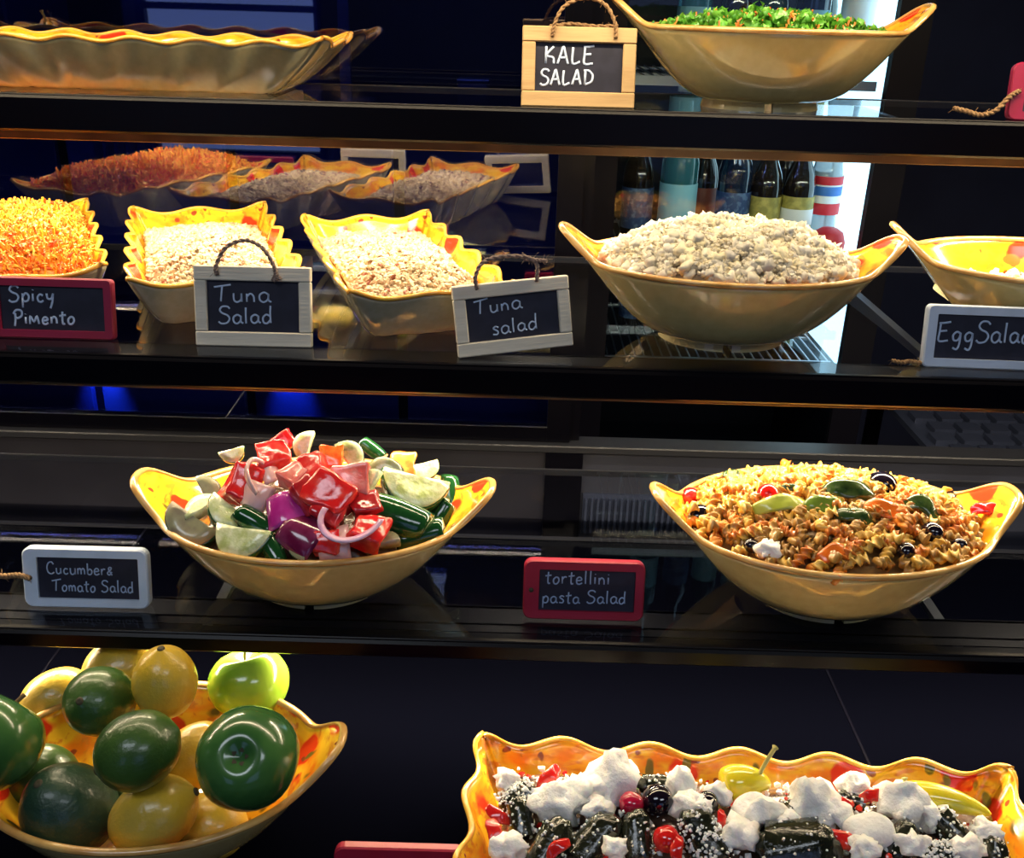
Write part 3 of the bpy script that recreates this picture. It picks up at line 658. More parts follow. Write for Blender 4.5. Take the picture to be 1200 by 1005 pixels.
GD = glassm('dark_brown_glass', (.012, .008, .006)); GB = glassm('dark_blue_glass', (.006, .015, .04)); GT = glassm('teal_glass', (.04, .20, .24), .4)
GG = glassm('dark_green_glass', (.01, .04, .02)); GC = glassm('clear_plastic', (.5, .6, .68), .5)
LB = mat('light_blue_label', (.22, .50, .62), rough=.5); LG = mat('gold_label', (.50, .42, .10), rough=.5, col2=(.30, .26, .06), scale=60)
LN = mat('navy_label', (.02, .05, .16), rough=.5, col2=(.08, .14, .28), scale=90, thr=(.5, .6)); LR = mat('rust_label', (.20, .04, .02), rough=.5)
LW = mat('white_label', (.75, .78, .82), rough=.5); RD = mat('red_label_ink', (.55, .015, .03), rough=.5); BL = mat('blue_label_ink', (.04, .16, .50), rough=.5)
CG = mat('gold_cap', (.55, .45, .15), rough=.35, metal=.7); CB = mat('dark_cap', (.02, .02, .03), rough=.4); CW = mat('pale_cap', (.6, .7, .75), rough=.4)
z1 = CSH[1]
bottle(.255, 2.14, z1, 'beer', 'dark bottle with a navy lettered label, leftmost on the cooler shelf', GD, LN, CB, sc=1.1)
bottle(.335, 2.10, z1, 'wine', 'teal glass bottle with a light blue label', GT, LB, CW, sc=1.15)
bottle(.405, 2.20, z1, 'beer', 'dark bottle with a rust red label, right of the teal bottle', GD, LR, CG, sc=1.05)
bottle(.452, 2.10, z1, 'wine', 'dark blue bottle with a navy label between rust and gold labels', GB, LN, CB, sc=1.04)
bottle(.520, 2.10, z1, 'beer', 'brown bottle with a plain gold label, left of the patterned gold one', GD, LG, CG, sc=1.06)
bottle(.588, 2.10, z1, 'beer', 'brown bottle with a bright gold label, nearest the white soda bottle', GD, LG, CG, [(.3, .7, LW)], sc=1.08)
bottle(.600, 2.26, z1, 'beer', 'dark bottle half hidden behind the bright gold labelled one', GD, LN, CG, sc=1.02)
bottle(.655, 2.14, z1, 'soda', 'clear soda bottle with white, red and blue label by the glowing white wall', GC, LW, RD, [(.78, 1, RD), (.5, .74, BL), (.0, .3, RD)])
z0 = CSH[0]
bottle(.335, 2.10, z0, 'wine', 'teal bottle standing on the upper cooler shelf, behind the kale bowl left end', GT, LB, CW)
bottle(.415, 2.10, z0, 'beer', 'dark bottle on the upper cooler shelf, second from the left', GD, LN, CB)
bottle(.49, 2.12, z0, 'beer', 'dark green bottle on the upper cooler shelf, behind the middle of the kale', GG, LB, CG)
bottle(.565, 2.10, z0, 'wine', 'dark blue bottle on the upper cooler shelf, right of the green bottle', GB, LB, CW)
bottle(.612, 2.20, z0, 'beer', 'green bottle with gold label on the upper cooler shelf', GG, LG, CG)
bottle(.662, 2.12, z0, 'soda', 'clear bottle with white label at the right end of the upper cooler shelf', GC, LW, CG)
e = tag(build('red_round_jar', *revolve([(0, 0), (.03, 0), (.042, .02), (.044, .05), (.036, .075), (.02, .085), (0, .086)], 24), RD), 'round red jar low at the white wall, in front of the soda bottle', 'jar')
e.location = (.652, 2.06, z1); e.scale = (.8, .8, .8)
z2 = CSH[2]
for i, (x, g, l, txt) in enumerate([(.27, GD, LN, 'dark bottle at the left of the lowest cooler shelf'), (.40, GB, LB, 'blue bottle on the lowest cooler shelf, left of the middle'), (.53, GD, LG, 'brown bottle on the lowest cooler shelf, right of the middle')]):
    bottle(x, 2.2, z2, 'beer', txt, g, l, CB)

# ------------------------------------------------------------------ dishes
def eared_bowl(loc, yaw, sc, label):
    e = tag(empty('eared_bowl', loc, (0, 0, yaw)), label, 'bowl', 'yellow and cream bowls with two ears')
    H, HE, TIP, A, B, FH, TH = .1 * sc, .034 * sc, .213 * sc, .184 * sc, .133 * sc, .010, .0055
    n = 176; T = [0, .03, .08, .15, .24, .34, .45, .57, .69, .80, .90, 1.0]
    def RH(th):
        s_ = abs(math.sin(th)); w_ = math.exp(-(s_ / .22) ** 3.2)
        r = 1 / math.sqrt((math.cos(th) / A) ** 2 + (math.sin(th) / B) ** 2) + (TIP - A) * w_
        return r, H + HE * w_, w_
    V, F, FM = [], [], []
    def ring(t, off, zoff):
        for j in range(n):
            th = 2 * PI * j / n; r, h, w_ = RH(th)
            rb = .082 * sc * (1 - .16 * abs(math.sin(th)))
            g = t ** (.50 + .30 * w_ + .10 * math.cos(th) ** 8)
            rr = rb + (r - rb) * g - off
            z = FH + (h - FH) * t + zoff * (1 - t)
            V.append((rr * math.cos(th), rr * math.sin(th), z))
    V.append((0, 0, FH)); k0 = len(V)
    for t in T: ring(t, 0, 0)
    for j in range(n): F.append((0, k0 + (j + 1) % n, k0 + j)); FM.append(0)
    for i in range(len(T) - 1):
        for j in range(n):
            a, b = k0 + i * n + j, k0 + i * n + (j + 1) % n; F.append((a, b, b + n, a + n)); FM.append(0)
    last = k0 + (len(T) - 1) * n; k1 = len(V)
    for t in T[::-1]: ring(t, TH, .006)
    for j in range(n):
        a, b = last + j, last + (j + 1) % n; F.append((a, b, k1 + (j + 1) % n, k1 + j)); FM.append(1)
    for i in range(len(T) - 1):
        for j in range(n):
            a, b = k1 + i * n + j, k1 + i * n + (j + 1) % n; F.append((a, b, b + n, a + n)); FM.append(1)
    c = len(V); V.append((0, 0, FH + .006)); q = k1 + (len(T) - 1) * n
    for j in range(n): F.append((c, q + j, q + (j + 1) % n)); FM.append(1)
    build('body', V, F, [M['out'], M['paint']], e, FM)
    V, F = [], []
    for j in range(n):
        th = 2 * PI * j / n; r, h, w_ = RH(th); cx = r - TH / 2
        for q in range(8):
            a = 2 * PI * q / 8; rr = cx + .0044 * math.cos(a)
            V.append((rr * math.cos(th), rr * math.sin(th), h + .0036 * math.sin(a)))
    for j in range(n):
        for q in range(8):
            F.append((j * 8 + q, ((j + 1) % n) * 8 + q, ((j + 1) % n) * 8 + (q + 1) % 8, j * 8 + (q + 1) % 8))
    build('rim', V, F, M['rim'], e)
    # foot ring in four arcs with gaps
    V, F = [], []
    for s0 in range(4):
        a0 = PI / 4 + s0 * PI / 2 - PI / 4 + .07; a1 = a0 + PI / 2 - .14; m_ = 10; b0 = len(V)
        for i in range(m_ + 1):
            a = a0 + (a1 - a0) * i / m_
            for rr, z in ((.073, FH + .002), (.076, 0), (.069, 0), (.064, FH + .002)):
                V.append((rr * sc * math.cos(a) * 1.05, rr * sc * math.sin(a) * .9, z))
        for i in range(m_):
            for q in range(4): F.append((b0 + i * 4 + q, b0 + i * 4 + 4 + q, b0 + i * 4 + 4 + (q + 1) % 4, b0 + i * 4 + (q + 1) % 4))
        F.append((b0, b0 + 1, b0 + 2, b0 + 3)); F.append((b0 + m_ * 4 + 3, b0 + m_ * 4 + 2, b0 + m_ * 4 + 1, b0 + m_ * 4))
    build('foot', V, F, M['foot'], e, smooth=False)
    return e

def wavy_tray(name, loc, yaw, L, W, H, label, inset_l=.05, inset_w=.034, period=.09, amp=.0042, cat='dish', group=None, outer='dish_out'):
    """L along local y, W along local x"""
    e = tag(empty(name, loc, (0, 0, yaw)), label, cat, group)
    rc = .016; sides = [(W, 0), (L, 1), (W, 2), (L, 3)]
    pts = []
    for s_len, k in sides:
        m_ = max(12, int(s_len / .006)); waves = round(s_len / period)
        for i in range(m_):
            u = i / m_; x = -s_len / 2 + u * s_len; half = (L if k % 2 == 0 else W) / 2
            # local along side (x) and outward (half)
            dc = min(u, 1 - u) * s_len
            wave = math.cos(2 * PI * waves * u); co = math.exp(-(dc / .022) ** 2)
            rnd = rc * (1 - min(1, dc / rc)) ** 2 * .45
            out = half + amp * wave * (1 - co) - rnd; z = H + .0032 * wave + .006 * co
            along = x * (1 - 0 * co)
            if k == 0: p = (along, -out); d = (0, 1)
            elif k == 1: p = (out, along); d = (-1, 0)
            elif k == 2: p = (-along, out); d = (0, -1)
            else: p = (-out, -along); d = (1, 0)
            # matching base point
            bx = max(-W / 2 + inset_w, min(W / 2 - inset_w, p[0] * (1 - 2 * inset_w / W)))
            by = max(-L / 2 + inset_l, min(L / 2 - inset_l, p[1] * (1 - 2 * inset_l / L)))
            br = .02   # round the base corners
            ex, ey = W / 2 - inset_w - br, L / 2 - inset_l - br
            qx, qy = max(-ex, min(ex, bx)), max(-ey, min(ey, by)); v = Vector((bx - qx, by - qy))
            if v.length > br: v = v.normalized() * br
            pts.append((p, (qx + v.x, qy + v.y), z))
    n = len(pts); T = [0, .06, .15, .28, .42, .58, .74, .88, 1.0]; V, F, FM = [], [], []; TH = .005
    def ring(t, inn):
        for (p, b, z) in pts:
            g = t ** .72
            x = b[0] + (p[0] - b[0]) * g; y = b[1] + (p[1] - b[1]) * g
            if inn:
                l = math.hypot(p[0] - b[0], p[1] - b[1]) or 1
                x -= (p[0] - b[0]) / l * TH; y -= (p[1] - b[1]) / l * TH
            V.append((x, y, z * t + (.005 * (1 - t) if inn else 0)))
    def skinr(a0, b0, mi):
        for j in range(n): F.append((a0 + j, a0 + (j + 1) % n, b0 + (j + 1) % n, b0 + j)); FM.append(mi)
    for t in T: ring(t, False)
    for i in range(len(T) - 1): skinr(i * n, (i + 1) * n, 0)
    k1 = len(V)
    for t in T[::-1]: ring(t, True)
    skinr((len(T) - 1) * n, k1, 1)
    for i in range(len(T) - 1): skinr(k1 + i * n, k1 + (i + 1) * n, 1)
    c = len(V); V.append((0, 0, 0)); V.append((0, 0, .005)); q = k1 + (len(T) - 1) * n
    for j in range(n):
        F.append((c, (j + 1) % n, j)); FM.append(0); F.append((c + 1, q + j, q + (j + 1) % n)); FM.append(1)
    build('body', V, F, [M[outer], M['paint']], e, FM)
    V, F = [], []
    for j, (p, b, z) in enumerate(pts):
        d = Vector((p[0] - b[0], p[1] - b[1])); d = d.normalized() if d.length > 0 else Vector((1, 0))
        for q in range(6):
            a = 2 * PI * q / 6; o_ = .0036 * math.cos(a) - TH / 2
            V.append((p[0] + d.x * o_, p[1] + d.y * o_, z + .003 * math.sin(a)))
    for j in range(n):
        for q in range(6): F.append((j * 6 + q, ((j + 1) % n) * 6 + q, ((j + 1) % n) * 6 + (q + 1) % 6, j * 6 + (q + 1) % 6))
    build('rim', V, F, M['rimy'], e)
    return e
M['rimy'] = mat('yellow_rim_glaze', (.80, .46, .06), rough=.18, coat=.5, col2=(.74, .32, .04), scale=26)

KALE = (.327, 1.425, 1.375, -.02, 1.00)
TUNA = (.262, 1.205, 1.115, -.045, .99)
CUC = (-.231, 1.036, .842, .0, 1.0)
PAST = (.385, 1.040, .842, .06, 1.035)
EGG = (.690, 1.235, 1.115, -.16, 1.0)
FRU = (-.369, .810, DECK, .03, .957)
for q, l in ((KALE, 'cream bowl with yellow inside on the top shelf, holding kale'), (TUNA, 'cream eared bowl in front of the bottles, heaped with chunky tuna salad'),
             (CUC, 'cream eared bowl holding the cucumber and tomato salad'), (PAST, 'cream eared bowl holding the tortellini pasta salad'),
             (EGG, 'cream bowl with painted yellow inside behind the egg salad sign'), (FRU, 'painted yellow bowl of apples, limes and lemons on the bottom deck')):
    eared_bowl(q[:3], q[3], q[4], l)
TR1 = (-.705, 1.352, 1.115, R(25)); TR2 = (-.436, 1.372, 1.115, R(20)); TR3 = (-.168, 1.345, 1.115, R(19))
GT_ = 'wavy rimmed loaf dishes on the second shelf'
wavy_tray('loaf_dish', TR1[:3], TR1[3], .455, .225, .064, 'wavy rimmed yellow dish filled with orange shredded cheese at the left edge', group=GT_)
wavy_tray('loaf_dish', TR2[:3], TR2[3], .455, .212, .064, 'wavy rimmed yellow dish of tuna salad, middle one of three', group=GT_)
wavy_tray('loaf_dish', TR3[:3], TR3[3], .455, .205, .064, 'wavy rimmed yellow dish of tuna salad, rightmost of the three', group=GT_)
wavy_tray('long_platter', (-.553, 1.475, 1.375), R(90), .60, .20, .066, 'long cream platter with wavy yellow rim on the top shelf at the left', inset_l=.085, outer='dimmed_out', cat='platter')
PL = (.262, .745, DECK, -.045)
wavy_tray('wavy_platter', PL[:3], PL[3] + R(90), .60, .265, .066, 'large wavy rimmed yellow platter of stuffed vine leaves and feta at the bottom right', inset_l=.04, period=.10, amp=.006, outer='out', cat='platter')

# ------------------------------------------------------------------ mounds of salad
def mound(name, q, a, b, h0, H, pw, m_, amp=.004, freq=40, parent=None, rect=False, seed=3, n=64, m2=26, soft=1.0):
    X, Y, Z, yaw = q[:4]
    cy, sy = math.cos(yaw), math.sin(yaw)
    def hgt(u, v):
        rho = (abs(u / a) ** 4 + abs(v / b) ** 4) ** .25 if rect else math.hypot(u / a, v / b)
        return h0 + H * (1 - min(1, rho) ** pw) + amp * noise.noise(Vector((u * freq + seed, v * freq, seed)))
    V, F = [], []
    if rect:
        for i in range(m2 * 2 + 1):
            for j in range(m2 * 2 + 1):
                u = a * (i / m2 - 1); v = b * (j / m2 - 1); V.append((u, v, hgt(u, v)))
        W_ = m2 * 2 + 1
        for i in range(m2 * 2):
            for j in range(m2 * 2): F.append((i * W_ + j, (i + 1) * W_ + j, (i + 1) * W_ + j + 1, i * W_ + j + 1))
        ring = [i * W_ for i in range(W_)] + [m2 * 2 * W_ + j for j in range(1, W_)] + [i * W_ + m2 * 2 for i in range(m2 * 2 - 1, -1, -1)] + [j for j in range(m2 * 2 - 1, 0, -1)]
    else:
        V.append((0, 0, hgt(0, 0)))
        for i in range(1, m2 + 1):
            for j in range(n):
                th = 2 * PI * j / n; u = a * i / m2 * math.cos(th); v = b * i / m2 * math.sin(th); V.append((u, v, hgt(u, v)))
        for j in range(n): F.append((0, 1 + j, 1 + (j + 1) % n))
        for i in range(m2 - 1):
            for j in range(n):
                p = 1 + i * n + j; r_ = 1 + i * n + (j + 1) % n; F.append((p, p + n, r_ + n, r_))
        ring = [1 + (m2 - 1) * n + j for j in range(n)]
    c0 = len(V)
    for k in ring: V.append((V[k][0] * .62, V[k][1] * .62, .018))
    for k in range(len(ring)): F.append((ring[k], c0 + k, c0 + (k + 1) % len(ring), ring[(k + 1) % len(ring)]))
    F.append(tuple(c0 + k for k in range(len(ring))))
    o = build(name, V, F, m_, parent)
    if parent is None: o.location = (X, Y, Z); o.rotation_euler = (0, 0, yaw)
    return o, hgt

def stuff_heap(name, q, a, b, h0, H, pw, mass, top, protos, N, size, label, cat, rect=False, lift=.0, seed=1, amp=.004, freq=40, edge=.97, flat=(1, 1, 1), smooth=False):
    rnd = random.Random(seed)
    dummy, hgt = mound(name, q, a, b, h0, H, pw, mass, amp, freq, None, rect, seed)
    root = dummy
    tag(root, label, cat, kind='stuff')
    xf = []
    for _ in range(N):
        if rect: u = rnd.uniform(-1, 1) * a * edge; v = rnd.uniform(-1, 1) * b * edge
        else:
            t = rnd.uniform(0, 2 * PI); r = math.sqrt(rnd.random()) * edge; u = a * r * math.cos(t); v = b * r * math.sin(t)
        s = rnd.uniform(*size)
        xf.append((rnd.randrange(len(protos)), (u, v, hgt(u, v) + s * lift + rnd.uniform(-.2, .4) * s), rmat(rnd, (s * flat[0], s * flat[1], s * flat[2]))))
    scatter(top[0], protos, xf, top[1], root, smooth=smooth)
    return root, hgt

flakes = [lump(1, s, .45, 1.5, .3) for s in range(6)]
chunks = [lump(2, s + 20, .5, 1.4, .5) for s in range(8)]
def shred(seed):
    rnd = random.Random(seed); k = rnd.uniform(-.5, .5)
    V, F = tube_geo([(-1, 0, 0), (-.35, .25 * k, .1), (.35, .25 * k, -.1), (1, -.2 * k, .1)], .17, 4)
    Fq = []
    for f in F:
        Fq.append(tuple(f))
    V = np.array([v[:] for v in V]); return V, Fq
shreds = [shred(s) for s in range(5)]

# shredded cheese, left dish
r1, h1 = stuff_heap('shredded_pimento_cheese', TR1, .099, .212, .056, .030, 4, M['pimm'], ('shreds', M['pim']), shreds, 4200, (.0055, .0105), 'heap of orange and yellow shredded cheese in the left dish', 'cheese', True, .3, 5, .008, 30)
r2, h2 = stuff_heap('fine_tuna_salad', TR2, .086, .200, .040, .024, 2.2, M['tunam'], ('flakes', M['tuna']), flakes, 3600, (.0022, .0048), 'fine pale tuna salad in the middle loaf dish', 'tuna salad', True, .3, 6, .006, 35)
r3, h3 = stuff_heap('creamy_tuna_salad', TR3, .082, .200, .042, .024, 2.2, M['tunam'], ('flakes', M['tuna']), flakes, 3600, (.0022, .0048), 'creamy white tuna salad in the rightmost loaf dish', 'tuna salad', True, .3, 7, .006, 35)
for root, hg, a_, b_, sd in ((r2, h2, .070, .18, 3), (r3, h3, .066, .18, 4)):
    rnd = random.Random(sd); xf = []
    for _ in range(170):
        u = rnd.uniform(-1, 1) * a_; v = -b_ + abs(rnd.gauss(0, .33)) * 2 * b_
        if abs(v) > b_: continue
        s = rnd.uniform(.0018, .0048); xf.append((rnd.randrange(6), (u, v, hg(u, v) + .003), rmat(rnd, (s, s, s * .6))))
    scatter('brown_specks', flakes, xf, M['speck'], root)
r4, h4 = stuff_heap('chunky_tuna_salad', TUNA, .160, .115, .090, .046, 2.6, M['tunam'], ('chunks', M['tunab']), chunks, 1100, (.004, .0095), 'tall heap of chunky tuna salad in the bowl before the bottles', 'tuna salad', False, .25, 8, .012, 24, .98, (1.1, .9, .8), True)
rnd = random.Random(41); xf = []
for k in range(7000):
    t = rnd.uniform(0, 2 * PI); q_ = math.sqrt(rnd.random()) * .97; u, v = .158 * q_ * math.cos(t), .113 * q_ * math.sin(t); s = rnd.uniform(.0018, .0042)
    xf.append((rnd.randrange(6), (u, v, h4(u, v) + rnd.uniform(.001, .0085)), rmat(rnd, (s,) * 3)))
scatter('small_flakes', flakes, xf, M['tunaf'], r4)
stuff_heap('egg_salad', EGG, .145, .100, .055, .012, 2, M['egg'], ('egg_chunks', M['egg']), chunks, 220, (.004, .008), 'creamy yellow egg salad low in the right-hand bowl', 'egg salad', False, .2, 9, .006, 30, .95, (1, 1, .7), True)

# kale
rnd = random.Random(11); V, F = [], []
dm, hk = mound('chopped_kale', KALE, .160, .115, .082, .026, 2.2, mat('kale_mass', (.03, .12, .01), rough=.6, bump=.5, bscale=80), .008, 30, seed=5)
tag(dm, 'frilly chopped green kale salad heaped in the top bowl', 'kale', kind='stuff')
def frill(V, F, c, s, rnd):
    e = Euler((rnd.uniform(-1.1, 1.1), rnd.uniform(-1.1, 1.1), rnd.uniform(0, 6.3))).to_matrix(); b = len(V); n = 7
    for i in range(n):
        u = i / (n - 1) * 2 - 1
        for v in (0, .55, 1):
            w_ = (1 - u * u * .75)
            p = Vector((u, v * w_ * .9, .42 * v * math.sin(u * 7 + v) + .2 * v * v)) * s
            V.append(Vector(c) + e @ p)
    for i in range(n - 1):
        for j in range(2): a = b + i * 3 + j; F.append((a, a + 3, a + 4, a + 1))
for k in range(1500):
    t = rnd.uniform(0, 2 * PI); r = math.sqrt(rnd.random()) * .95; u, v = .158 * r * math.cos(t), .113 * r * math.sin(t)
    frill(V, F, (u, v, hk(u, v) + rnd.uniform(0, .010)), rnd.uniform(.006, .013), rnd)
build('leaves', V, F, M['kale'], dm)
xf = []
for k in range(160):
    t = rnd.uniform(0, 2 * PI); r = math.sqrt(rnd.random()) * .95; u, v = .155 * r * math.cos(t), .11 * r * math.sin(t)
    xf.append((rnd.randrange(5), (u, v, hk(u, v) + rnd.uniform(.004, .012)), rmat(rnd, (.008,) * 3)))
scatter('carrot_shreds', shreds, xf, M['carrot'], dm)

# yellow pickled pepper poking out of the long platter
def pickled(loc, length, rad, yaw, stem_pts, label, group='pickled yellow peppers'):
    e = tag(empty('pickled_pepper', loc, (0, 0, yaw)), label, 'pepper', group)
    pts = spline([(-length / 2, 0, 0), (-length / 6, .1 * length * .3, .002), (length / 6, .02 * length, .002), (length / 2, 0, -.003)], 6)
    V, F = tube_geo(pts, lambda t: rad * (max(.02, math.sin(PI * min(1, .08 + t * .92) ** .62)) ** .6), 14, up=Vector((0, 0, 1)))
    build('pod', V, F, M['ypep'], e)
    tube('stem', spline(stem_pts, 5), lambda t: .0022 + .0016 * (t > .9), M['ystem'], e)
    return e
pickled((-.800, 1.50, 1.375 + .056), .06, .012, .3, [(.0, 0, .008), (.002, 0, .022), (-.002, 0, .034)], 'yellow pickled pepper with upright stem in the long top platter')
mm, _h = mound('platter_antipasti', (-.553, 1.475, 1.375, R(90)), .068, .20, .040, .006, 3, M['mush'], .004, 30, None, True)
tag(mm, 'dark dressed antipasti lying low in the long top platter', 'salad', kind='stuff')

# ------------------------------------------------------------------ cucumber and tomato salad
VIEWQ = (Vector((0, 0, 1)).rotation_difference(Vector((0, -.62, .78)))).to_matrix()
def face_cam(ang, tx=0, ty=0): return (VIEWQ @ Matrix.Rotation(R(ang), 3, 'Z') @ Matrix.Rotation(tx, 3, 'X') @ Matrix.Rotation(ty, 3, 'Y')).to_euler()

def chunk_mesh(rnd, s):
    bm = bmesh.new(); bmesh.ops.create_cube(bm, size=1)
    for v in bm.verts:
        v.co = Vector((v.co.x * rnd.uniform(.75, 1.1), v.co.y * rnd.uniform(.6, 1.05), v.co.z * rnd.uniform(.5, .9))) * s
    bmesh.ops.bevel(bm, geom=list(bm.edges), offset=.13 * s, segments=3, affect='EDGES', profile=.6)
    sd = rnd.uniform(0, 50)
    bmesh.ops.subdivide_edges(bm, edges=list(bm.edges), cuts=2, use_grid_fill=True)
    bmesh.ops.smooth_vert(bm, verts=list(bm.verts), factor=.5, use_axis_x=True, use_axis_y=True, use_axis_z=True)
    for v in bm.verts: v.co += v.co.normalized() * s * (.13 * noise.noise(v.co / s * 2.2 + Vector((sd, 0, 0))) + .04 * noise.noise(v.co / s * 7 + Vector((sd, 0, 0))))
    return bm

def half_disc(s, th, skin_m, flesh_m, name, loc, rot, frac=1.0, rnd=None):
    """cucumber half slice: flesh body and skin shell"""
    e = empty(name, loc, rot); n = 14; a0 = -.04; a1 = PI * frac + .04; r = s * .52
    cx = [(-.0, -r * .42)]
    V, F = [], []
    prof = [(0.0, th / 2), (r * .55, th / 2 * 1.04), (r * .93, th / 2), (r * .96, th / 2 * .8), (r * .96, -th / 2 * .8), (r * .93, -th / 2), (0, -th / 2)]
    K = len(prof)
    for i in range(n + 1):
        a = a0 + (a1 - a0) * i / n; wob = 1 + .04 * math.sin(3 * a + s * 900)
        for (rr, z) in prof: V.append((rr * wob * math.cos(a), rr * wob * math.sin(a) - r * .4, z))
    for i in range(n):
        for k in range(K - 1): F.append((i * K + k, i * K + k + 1, (i + 1) * K + k + 1, (i + 1) * K + k))
    F.append(tuple(range(K))[::-1]); F.append(tuple(n * K + k for k in range(K)))
    build('flesh', V, F, flesh_m, e)
    V, F = [], []
    sp = [(r * .955, th / 2 * .82), (r * 1.0, th / 2 * .62), (r * 1.0, -th / 2 * .62), (r * .955, -th / 2 * .82), (r * .94, 0)]; K = 5
    for i in range(n + 1):
        a = a0 + (a1 - a0) * i / n; wob = 1 + .04 * math.sin(3 * a + s * 900)
        for (rr, z) in sp: V.append((rr * wob * math.cos(a), rr * wob * math.sin(a) - r * .4, z))
    for i in range(n):
        for k in range(K): F.append((i * K + k, i * K + (k + 1) % K, (i + 1) * K + (k + 1) % K, (i + 1) * K + k))
    F.append(tuple(range(K))[::-1]); F.append(tuple(n * K + k for k in range(K)))
    build('skin', V, F, skin_m, e)
    return e

def half_log(s, skin_m, flesh_m, name, loc, rot):
    """piece of halved cucumber lying skin up: flesh core and skin shell"""
    e = empty(name, loc, rot); L = s; r = s * .30; n = 12; st = 8
    def geo(r0, r1, cap):
        V, F = [], []; 
        for i in range(st + 1):
            x = (i / st - .5) * L; q = 1 - .25 * abs(i / st - .5) ** 2 * 4 * .6
            for k in range(n + 1):
                a = PI * k / n; V.append((x + .05 * s * math.cos(a), r1 * q * math.cos(a), r1 * q * math.sin(a) - r * .4))
            for k in range(n + 1):
                a = PI - PI * k / n; V.append((x + .05 * s * math.cos(a), r0 * q * math.cos(a), r0 * q * math.sin(a) * (1 if r0 else 0) - r * .4))
        K = 2 * (n + 1)
        for i in range(st):
            for k in range(K): F.append((i * K + k, i * K + (k + 1) % K, (i + 1) * K + (k + 1) % K, (i + 1) * K + k))
        F.append(tuple(range(K))[::-1]); F.append(tuple(st * K + k for k in range(K)))
        return V, F
    V, F = geo(r * .1, r * .93, 1); build('flesh', V, F, flesh_m, e)
    V, F = geo(r * .925, r, 1); build('skin', V, F, skin_m, e, smooth=True)
    return e

def onion_arc(s, m_, name, loc, rot, wid=.16, span=3.9):
    V, F = [], []; n = 26; K = 8
    for i in range(n + 1):
        a = -.3 + span * i / n; rr = s * .46 * (1 + .1 * math.sin(a * 2)); w_ = s * wid * (.45 + .55 * math.sin(PI * i / n)); t_ = s * .045
        c_ = Vector((rr * math.cos(a), rr * .8 * math.sin(a), .1 * s * math.sin(a * 1.5))); o_ = Vector((math.cos(a), math.sin(a), 0))
        for k in range(K):
            q = 2 * PI * k / K; V.append(c_ + o_ * t_ * math.cos(q) + Vector((0, 0, 1)) * w_ * .5 * math.sin(q) + o_ * .03 * s * math.sin(q) ** 2)
    for i in range(n):
        for k in range(K): F.append((i * K + k, (i + 1) * K + k, (i + 1) * K + (k + 1) % K, i * K + (k + 1) % K))
    F.append(tuple(range(K))); F.append(tuple(n * K + k for k in range(K))[::-1])
    return build(name, V, F, m_, None, loc=loc, rot=rot)

def petal(s, m_, name, loc, rot):
    V, F = [], []; n = 9
    for side in (1, -1):
        for i in range(n):
            for j in range(n):
                u, v = i / (n - 1) * 2 - 1, j / (n - 1) * 2 - 1
                z = .30 * (1 - u * u * .8) + .06 * (1 - v * v) + side * .045
                V.append((u * s * .5 * (1 - .12 * v), v * s * .48, z * s - .15 * s))
    for i in range(n - 1):
        for j in range(n - 1):
            a = i * n + j; F.append((a, a + n, a + n + 1, a + 1)); b = a + n * n; F.append((b, b + 1, b + n + 1, b + n))
    for i in range(n - 1):
        for (p, q) in (((i, 0), (i + 1, 0)), ((i + 1, n - 1), (i, n - 1)), ((0, i + 1), (0, i)), ((n - 1, i), (n - 1, i + 1))):
            a = p[0] * n + p[1]; b = q[0] * n + q[1]; F.append((a, a + n * n, b + n * n, b))
    return build(name, V, F, m_, None, smooth=True, loc=loc, rot=rot)

GS = 'chunks of the cucumber and tomato salad'
o, hc = mound('salad_bed', CUC, .150, .112, .075, .045, 2.2, M['mush'], .014, 40, seed=8)
tag(o, 'dark dressed bottom layer under the cucumber and tomato pieces', 'salad', kind='stuff')
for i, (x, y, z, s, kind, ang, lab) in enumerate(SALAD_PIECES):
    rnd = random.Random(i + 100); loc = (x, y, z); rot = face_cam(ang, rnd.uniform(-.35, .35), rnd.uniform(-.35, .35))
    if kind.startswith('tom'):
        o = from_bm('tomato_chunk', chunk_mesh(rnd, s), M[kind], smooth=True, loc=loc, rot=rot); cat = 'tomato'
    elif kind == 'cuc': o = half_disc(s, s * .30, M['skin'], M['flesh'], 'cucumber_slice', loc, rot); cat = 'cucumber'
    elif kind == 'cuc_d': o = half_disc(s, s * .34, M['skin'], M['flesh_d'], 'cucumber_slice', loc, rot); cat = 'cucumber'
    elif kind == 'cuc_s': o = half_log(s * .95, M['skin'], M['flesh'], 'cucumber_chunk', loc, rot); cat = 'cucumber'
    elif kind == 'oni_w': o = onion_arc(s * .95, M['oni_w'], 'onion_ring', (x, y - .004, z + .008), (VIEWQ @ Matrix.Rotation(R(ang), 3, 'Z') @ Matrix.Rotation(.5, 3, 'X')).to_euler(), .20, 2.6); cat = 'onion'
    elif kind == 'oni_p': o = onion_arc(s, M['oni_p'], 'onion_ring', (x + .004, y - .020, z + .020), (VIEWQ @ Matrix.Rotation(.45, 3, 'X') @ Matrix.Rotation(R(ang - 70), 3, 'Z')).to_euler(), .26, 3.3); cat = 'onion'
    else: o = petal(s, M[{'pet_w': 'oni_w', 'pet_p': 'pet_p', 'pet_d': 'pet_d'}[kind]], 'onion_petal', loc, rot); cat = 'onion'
    tag(o, lab, cat, GS)

